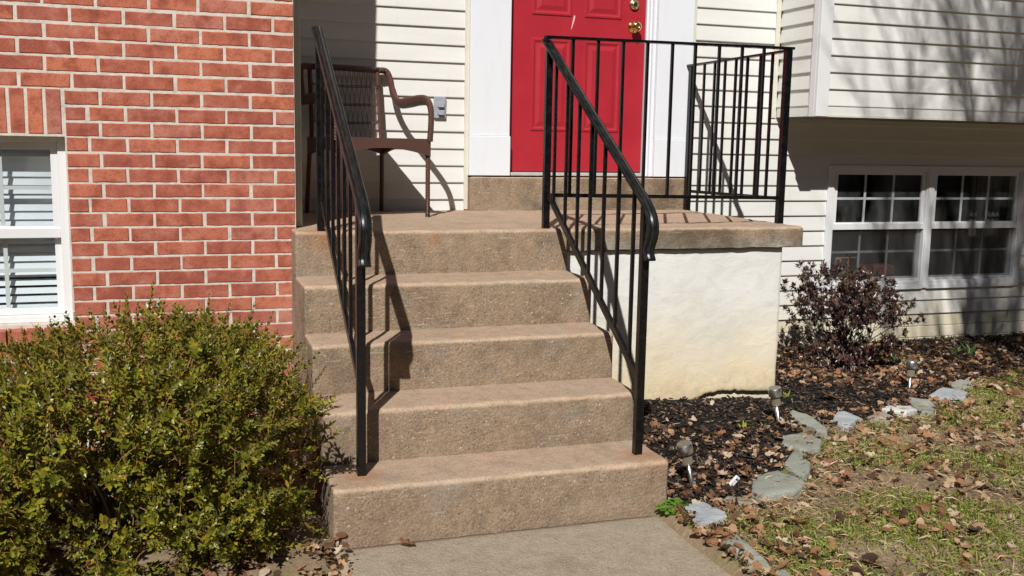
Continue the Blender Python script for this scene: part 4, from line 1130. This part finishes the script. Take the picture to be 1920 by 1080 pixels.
# ------------------------------------------------------------------ loose ground stuff
def leaf_shape(rg, kind):
    """curled oak-like leaf, 1 unit long, triangles fan in quads"""
    n = 9; V = []; F = []; c1, c2 = rg.uniform(-.5, .9), rg.uniform(-.35, .5); tw = rg.uniform(-.5, .5)
    for i in range(n):
        t = i/(n-1); lob = (.30+.13*math.sin(t*math.pi*5.2+rg.random()*.5)) * math.sin(math.pi*min(1, t*.93+.07))**.6 if kind == 0 else .30*math.sin(math.pi*min(1, t*.95+.05))**.8
        lob = max(.02, lob*(.9+rg.random()*.25))
        z = c1*.35*(t-.5)**2*2; tz = tw*(t-.5)
        V += [(-lob, t-.5, z+c2*lob*1.1+tz*lob), (0, t-.5, z), (lob, t-.5, z+c2*lob*1.1-tz*lob)]
    for i in range(n-1): F += [(i*3, i*3+1, i*3+4, i*3+3), (i*3+1, i*3+2, i*3+5, i*3+4)]
    return np.array(V), np.array(F)
rg = random.Random(21); LT = [leaf_shape(rg, i % 2) for i in range(22)]
def flat_rots(n, tilt):
    ax = RNG.normal(size=(n, 3))*tilt+np.array([0, 0, 1.]); a = RNG.uniform(0, 2*math.pi, n)
    return rotmats(ax, np.stack([np.cos(a), np.sin(a), np.zeros(n)], 1))
def on_stone(x, y):
    for _, poly, _l in STONE_POLY:
        ins = False; j = len(poly)-1
        for i in range(len(poly)):
            if (poly[i][1] > y) != (poly[j][1] > y) and x < (poly[j][0]-poly[i][0])*(y-poly[i][1])/(poly[j][1]-poly[i][1])+poly[i][0]: ins = not ins
            j = i
        if ins: return True
    return False
def blocked(x, y):
    if -.04 < x < (1.25 if y > -1.31 else 1.195) and y > -6:
        if y > -1.32 or .02 < x: return True
    if 1.2 < x < XT+.02 and y > YT-.02: return True
    if x > 1.2 and y > YW-.01: return True
    if x < 0 and y > -.02: return True
    return False
def G(x, y, cx, cy, sx, sy): return math.exp(-((x-cx)/sx)**2-((y-cy)/sy)**2)
def leaf_density(x, y):
    nz = noise.noise(Vector((x*3.2, y*3.2, 8))); nz2 = noise.noise(Vector((x*9, y*9, 2)))
    if x < 0: return .9 if y < -.2 else .5
    if in_bed(x, y):
        d = .10+.30*max(0, nz)
        d += 1.7*G(x, y, 1.40, -.95, .20, .42) + .55*G(x, y, 1.70, -.75, .35, .22) + 1.0*G(x, y, 1.45, -1.3, .28, .12)
        d += 1.2*G(x, y, 3.1, .28, .45, .14) + .8*G(x, y, 3.6, .15, .5, .2)+.9*G(x, y, 3.5, .6, .45, .4)
        dy = y-bed_y(x); d += .75*math.exp(-(dy/.14)**2)+.30*G(x, y, 4.6, .6, 1.2, .4)
        d -= .9*G(x, y, 1.75, -.32, .45, .14)+1.3*G(x, y, 2.75, -.10, .38, .18)+.5*G(x, y, 1.85, -.62, .2, .12)
        return max(0.04, d*1.7)
    dy = bed_y(x)-y if x > 1.25 else 9
    d = .30+.65*nz+.35*nz2+.55*math.exp(-(dy/.22)**2)+.30*G(x, y, 2.4, -1.05, .5, .22)+.25*G(x, y, 3.3, -.85, .6, .3)
    if 1.19 < x < 1.5 and y < -1.45: d += 1.0
    return max(.10, d)
def sample(n, x0, x1, y0, y1, dens):
    out = []
    while len(out) < n:
        x = random.uniform(x0, x1); y = random.uniform(y0, y1)
        if blocked(x, y): continue
        if random.random() < dens(x, y): out.append((x, y))
    return out
def litter():
    pts = sample(15000, 1.195, 6.2, -3.2, 1.15, leaf_density); pts += sample(3000, -2.6, .02, -2.4, -.05, leaf_density)
    pts = [p for p in pts if not (on_stone(*p) and random.random() < .93)]
    pts += [(random.uniform(-.14, .0), random.uniform(-1.9, -1.3)) for _ in range(110)]
    pts += [(random.gauss(1.215, .022), random.uniform(-2.6, -1.42)) for _ in range(260)]
    n = len(pts); P = np.array([(x, y, max(gz(x, y), .0)+.010+random.uniform(0, .022)) for x, y in pts])
    S = np.where(RNG.random(n) < .6, RNG.uniform(.008, .024, n), RNG.uniform(.022, .058, n))
    V, F = scatter(LT, P, flat_rots(n, .6), S)
    o = link('leaf_litter', fast_mesh('leaf_litter', V, F, [LITTER])); tag(o, 'brown dead leaves strewn over the mulch bed and lawn', 'leaf litter', kind='stuff')
litter()
def chips():
    pts = sample(15000, 1.25, 6.0, -1.5, 1.18, lambda x, y: 1.0 if in_bed(x, y) and not on_stone(x, y) else .0)
    n = len(pts); rg = random.Random(2); T = []
    for _ in range(10):
        v = np.array([(x*rg.uniform(.8, 1.2)*.5, y*rg.uniform(.7, 1.3)*.16, z*.12) for x in (-1, 1) for y in (-1, 1) for z in (-1, 1)])
        T.append((v, np.array([(0,1,3,2),(4,6,7,5),(0,4,5,1),(2,3,7,6),(0,2,6,4),(1,5,7,3)])))
    P = np.array([(x, y, gz(x, y)+.014+random.uniform(0, .012)) for x, y in pts]); V, F = scatter(T, P, flat_rots(n, .30), RNG.uniform(.006, .028, n))
    o = link('mulch_chips', fast_mesh('mulch_chips', V, F, [CHIP])); tag(o, 'black shredded bark mulch between the house and the stones', 'mulch', kind='stuff')
chips()
def green(x, y):
    nz = noise.noise(Vector((x*2.6, y*2.6, 30)))+.5*noise.noise(Vector((x*7, y*7, 31)))
    d = nz*1.6+.22+.9*G(x, y, 1.95, -1.85, .55, .38)+.6*G(x, y, 2.6, -1.2, .5, .25)+.7*G(x, y, 4.1, .0, .5, .25)+.5*G(x, y, 3.3, -.55, .5, .16)
    return min(1, max(0.0, d))
def lawn():
    base = lambda x, y: 0 if in_bed(x, y) or on_stone(x, y) else green(x, y)
    pts = sample(30000, 1.195, 5.6, -2.6, 1.0, base); pts += sample(5000, -3, 6.5, -6, -2.6, lambda x, y: green(x, y))
    n = len(pts); T = []; rg = random.Random(4)
    for _ in range(8):
        b = rg.uniform(.1, .5); w = .09
        T.append((np.array([(-w, 0, 0), (w, 0, 0), (w*.8, b*.25, .5), (-w*.8, b*.25, .5), (0.02, b, 1), (-.02, b, 1)]), np.array([(0, 1, 2, 3), (3, 2, 4, 5)])))
    P = np.array([(x, y, gz(x, y)) for x, y in pts]); V, F = scatter(T, P, flat_rots(n, .45), RNG.uniform(.012, .034, n))
    o = link('grass', fast_mesh('grass', V, F, [GRASS])); tag(o, 'thin patchy short green grass on the lawn', 'grass', kind='stuff')
    pts = sample(26000, 1.195, 5.6, -2.6, 1.0, lambda x, y: base(x, y)**1.5); n = len(pts); T = []
    for _ in range(8):
        v, f = leaf_quads((0, 0, 0), (0, 1, .1), (1, 0, 0), (0, 0, 1), 1, .75, .2); T.append((np.array(v), np.array(f)))
    P = np.array([(x, y, gz(x, y)+random.uniform(.006, .024)) for x, y in pts]); V, F = scatter(T, P, flat_rots(n, .55), RNG.uniform(.005, .012, n))
    o = link('ground_cover', fast_mesh('ground_cover', V, F, [WEED])); tag(o, 'small-leaved green weeds spreading through the lawn', 'ground cover', kind='stuff')
    pts = sample(24000, 1.195, 5.8, -2.6, 1.0, lambda x, y: (0.05 if in_bed(x, y) else 1)*(.35+.65*max(0, noise.noise(Vector((x*4, y*4, 50)))))+1.2*G(x, y, 1.72, -1.48, .22, .13)+.6*G(x, y, 2.45, -.95, .3, .15)); n = len(pts); T = []
    for _ in range(8):
        b = rg.uniform(-.3, .3); w = .018
        T.append((np.array([(-w, -.5, 0), (w, -.5, 0), (w+b, 0, rg.uniform(0, .15)), (-w+b, 0, .05), (0.01, .5, .0), (-.01, .5, .0)]), np.array([(0, 1, 2, 3), (3, 2, 4, 5)])))
    P = np.array([(x, y, gz(x, y)+random.uniform(.008, .026)) for x, y in pts]); V, F = scatter(T, P, flat_rots(n, .28), RNG.uniform(.02, .06, n))
    o = link('dry_straw', fast_mesh('dry_straw', V, F, [STRAW])); tag(o, 'dry tan straw and dead grass blades on the lawn', 'straw', kind='stuff')
lawn()
# single leaves one can pick out
def big_leaf(loc, s_, rz, lab, tilt=(0, 0)):
    v, f = LT[random.Random(lab).randrange(len(LT))]
    me = fast_mesh('dead_leaf', v, f, [LITTER], True); o = link('dead_leaf', me, None, loc); o.scale = (s_, s_, s_); o.rotation_euler = (tilt[0], tilt[1], rz)
    so = o.modifiers.new('t', 'SOLIDIFY'); so.thickness = .01
    tag(o, lab, 'leaf')
big_leaf((.205, -1.365, .012), .062, 1.3, 'curled brown leaf lying alone on the walkway below the bottom step', (.3, .1))
big_leaf((2.75, -.20, .075), .105, .9, 'large orange-brown oak leaf on the dark mulch behind the edging stones', (.25, .2))
big_leaf((1.56, -1.66, .05), .10, 2.0, 'big dark brown leaf standing up in the straw right of the blue stone', (.5, .2))
big_leaf((1.60, -2.02, .05), .09, 1.2, 'pale brown curled leaf on the grass at the bottom of the view', (.3, .4))

# ------------------------------------------------------------------ bare tree behind the camera: its branches shade the bay
tree = empty('bare_tree', (1.15, -6.9, 0)); tag(tree, 'tall leafless tree in the front yard whose branch shadows fall on the bay', 'tree')
def tree_build():
    rg = random.Random(14); tk = MB(); br = MB(); cnt = [0]
    def limb(mb, p, d, L, r, lev):
        pts = [p]; n = 4; rs = [r]
        for i in range(n):
            d = (d+Vector((rg.gauss(0, .10), rg.gauss(0, .10), .05 if lev else 0))).normalized(); p = p+d*L/n; pts.append(p); rs.append(r*(1-.5*(i+1)/n))
            if lev >= 2 and rg.random() < .55 and L > .25:
                nd = (d+Vector((rg.gauss(0, .5), rg.gauss(0, .5), rg.gauss(.15, .3)))).normalized(); limb(br, p, nd, L*.45, r*.4, 5)
        mb.tube(pts, rs, 6 if r > .02 else 4, False); cnt[0] += 1
        if lev < 5 and r > .0035:
            for _ in range(3):
                nd = (d+Vector((rg.gauss(0, .36), rg.gauss(0, .36), rg.gauss(.10, .16)))).normalized(); limb(br, p, nd, L*rg.uniform(.62, .86), r*.58, lev+1)
    p = Vector((0, 0, -.1)); tk.tube([p, Vector((.05, .02, 2.5)), Vector((.12, .0, 5.0)), Vector((.25, .1, 6.6))], [.16, .13, .11, .10], 12)
    top = Vector((.25, .1, 6.5))
    for i in range(6):
        a = i*1.05+rg.uniform(-.3, .3); limb(br, top+Vector((0, 0, rg.uniform(-.5, .1))), Vector((math.cos(a)*.42+.10, math.sin(a)*.42, 1)).normalized(), rg.uniform(1.5, 2.0), .062, 1)
    for P_ in ([(.25, .1, 6.5), (.20, .05, 8.0), (.16, .0, 9.6), (.22, .02, 11.4)],):
        tk.tube(smooth_path(P_, 4), [.060-.042*k/((len(P_)-1)*4) for k in range((len(P_)-1)*4+1)], 8)
        for k in range(30):
            q_ = Vector(P_[-1]).lerp(Vector(P_[1]), rg.uniform(0, .75)); limb(br, q_, Vector((rg.gauss(0, .5), rg.gauss(0, .5), 1)).normalized(), rg.uniform(.7, 1.1), .016, 3)
    tk.build('trunk', BARK, tree, smooth=True); br.build('branches', BARK, tree, smooth=True)
tree_build()
tree2 = empty('bare_tree', (2.30, -3.95, 0)); tag(tree2, 'slender young leafless tree beside the lawn whose fine twigs shade the bay siding', 'tree')
def tree2_build():
    rg = random.Random(31); tk = MB(); br = MB()
    def limb(p, d, L, r, lev):
        pts = [p]; rs = [r]
        for i in range(4):
            d = (d+Vector((rg.gauss(0, .09), rg.gauss(0, .09), .04))).normalized(); p = p+d*L/4; pts.append(p); rs.append(r*(1-.5*(i+1)/4))
            if lev < 4 and rg.random() < .65:
                nd = (d+Vector((rg.gauss(0, .40), rg.gauss(0, .40), .2))).normalized(); limb(p, nd, L*.5, max(.0022, r*.42), lev+2)
        br.tube(pts, rs, 4, False)
        if lev < 4:
            for _ in range(2): nd = (d+Vector((rg.gauss(0, .28), rg.gauss(0, .28), .12))).normalized(); limb(p, nd, L*rg.uniform(.62, .85), max(.0024, r*.58), lev+1)
    tk.tube(smooth_path([(0, 0, -.1), (.02, 0, 1.6), (.0, .03, 3.2), (.03, .0, 4.6), (.06, .02, 6.0), (.02, .0, 7.6)], 4), [.036-.025*k/20 for k in range(21)], 8)
    tk.tube(smooth_path([(.0, .03, 3.4), (-.25, .0, 4.4), (-.66, .03, 5.5), (-.74, .0, 6.4), (-.76, .0, 7.6)], 4), [.024-.016*k/16 for k in range(17)], 8)
    for k in range(16): limb(Vector((-.72+rg.gauss(0, .03), 0, 5.3+k*.13)), Vector((rg.gauss(0, .35), rg.gauss(0, .4), 1)).normalized(), rg.uniform(.6, .95), .009, 2)
    for i in range(24):
        a = i*2.4; z = 3.8+i*.12; limb(Vector((.01, .01, z)), Vector((math.cos(a)*.50+.10, math.sin(a)*.50, 1)).normalized(), rg.uniform(.9, 1.25), .015, 1)
    tk.build('trunk', BARK, tree2, smooth=True); br.build('branches', BARK, tree2)
tree2_build()

def sky_blocking_trees():  # unseen ring of trees, added to block low sky light; windows reflect it
    mt = island('tree_line_foliage', [(0, (.018, .024, .010)), (1, (.045, .050, .022))], .9, .1)
    V = []; F = []; N = 150; M_ = 16
    for i in range(N+1):
        a = math.pi*(.97+1.06*i/N); cx, cy = 23*math.cos(a), -2+19*math.sin(a)
        h = 10.5+2.2*noise.noise(Vector((cx*.25, cy*.25, 0)))+1.2*noise.noise(Vector((cx*.9, cy*.9, 0)))
        for j in range(M_+1):
            t = j/M_; d = 1+.05*noise.noise(Vector((cx*.5, cy*.5, t*6)))+.03*noise.noise(Vector((cx*1.5, cy*1.5, t*18)))+.06*t*t
            V.append((cx*d, cy*d, h*t-.1))
    for i in range(N):
        for j in range(M_): F.append((i*(M_+1)+j, (i+1)*(M_+1)+j, (i+1)*(M_+1)+j+1, i*(M_+1)+j+1))
    o = link('sky_blocking_trees', fast_mesh('sky_blocking_trees', V, F, [mt], True)); so = o.modifiers.new('t', 'SOLIDIFY'); so.thickness = 1.5
    tag(o, 'dense dark unseen tree line behind the viewer, added to block low sky light', 'trees', kind='stuff')
sky_blocking_trees()
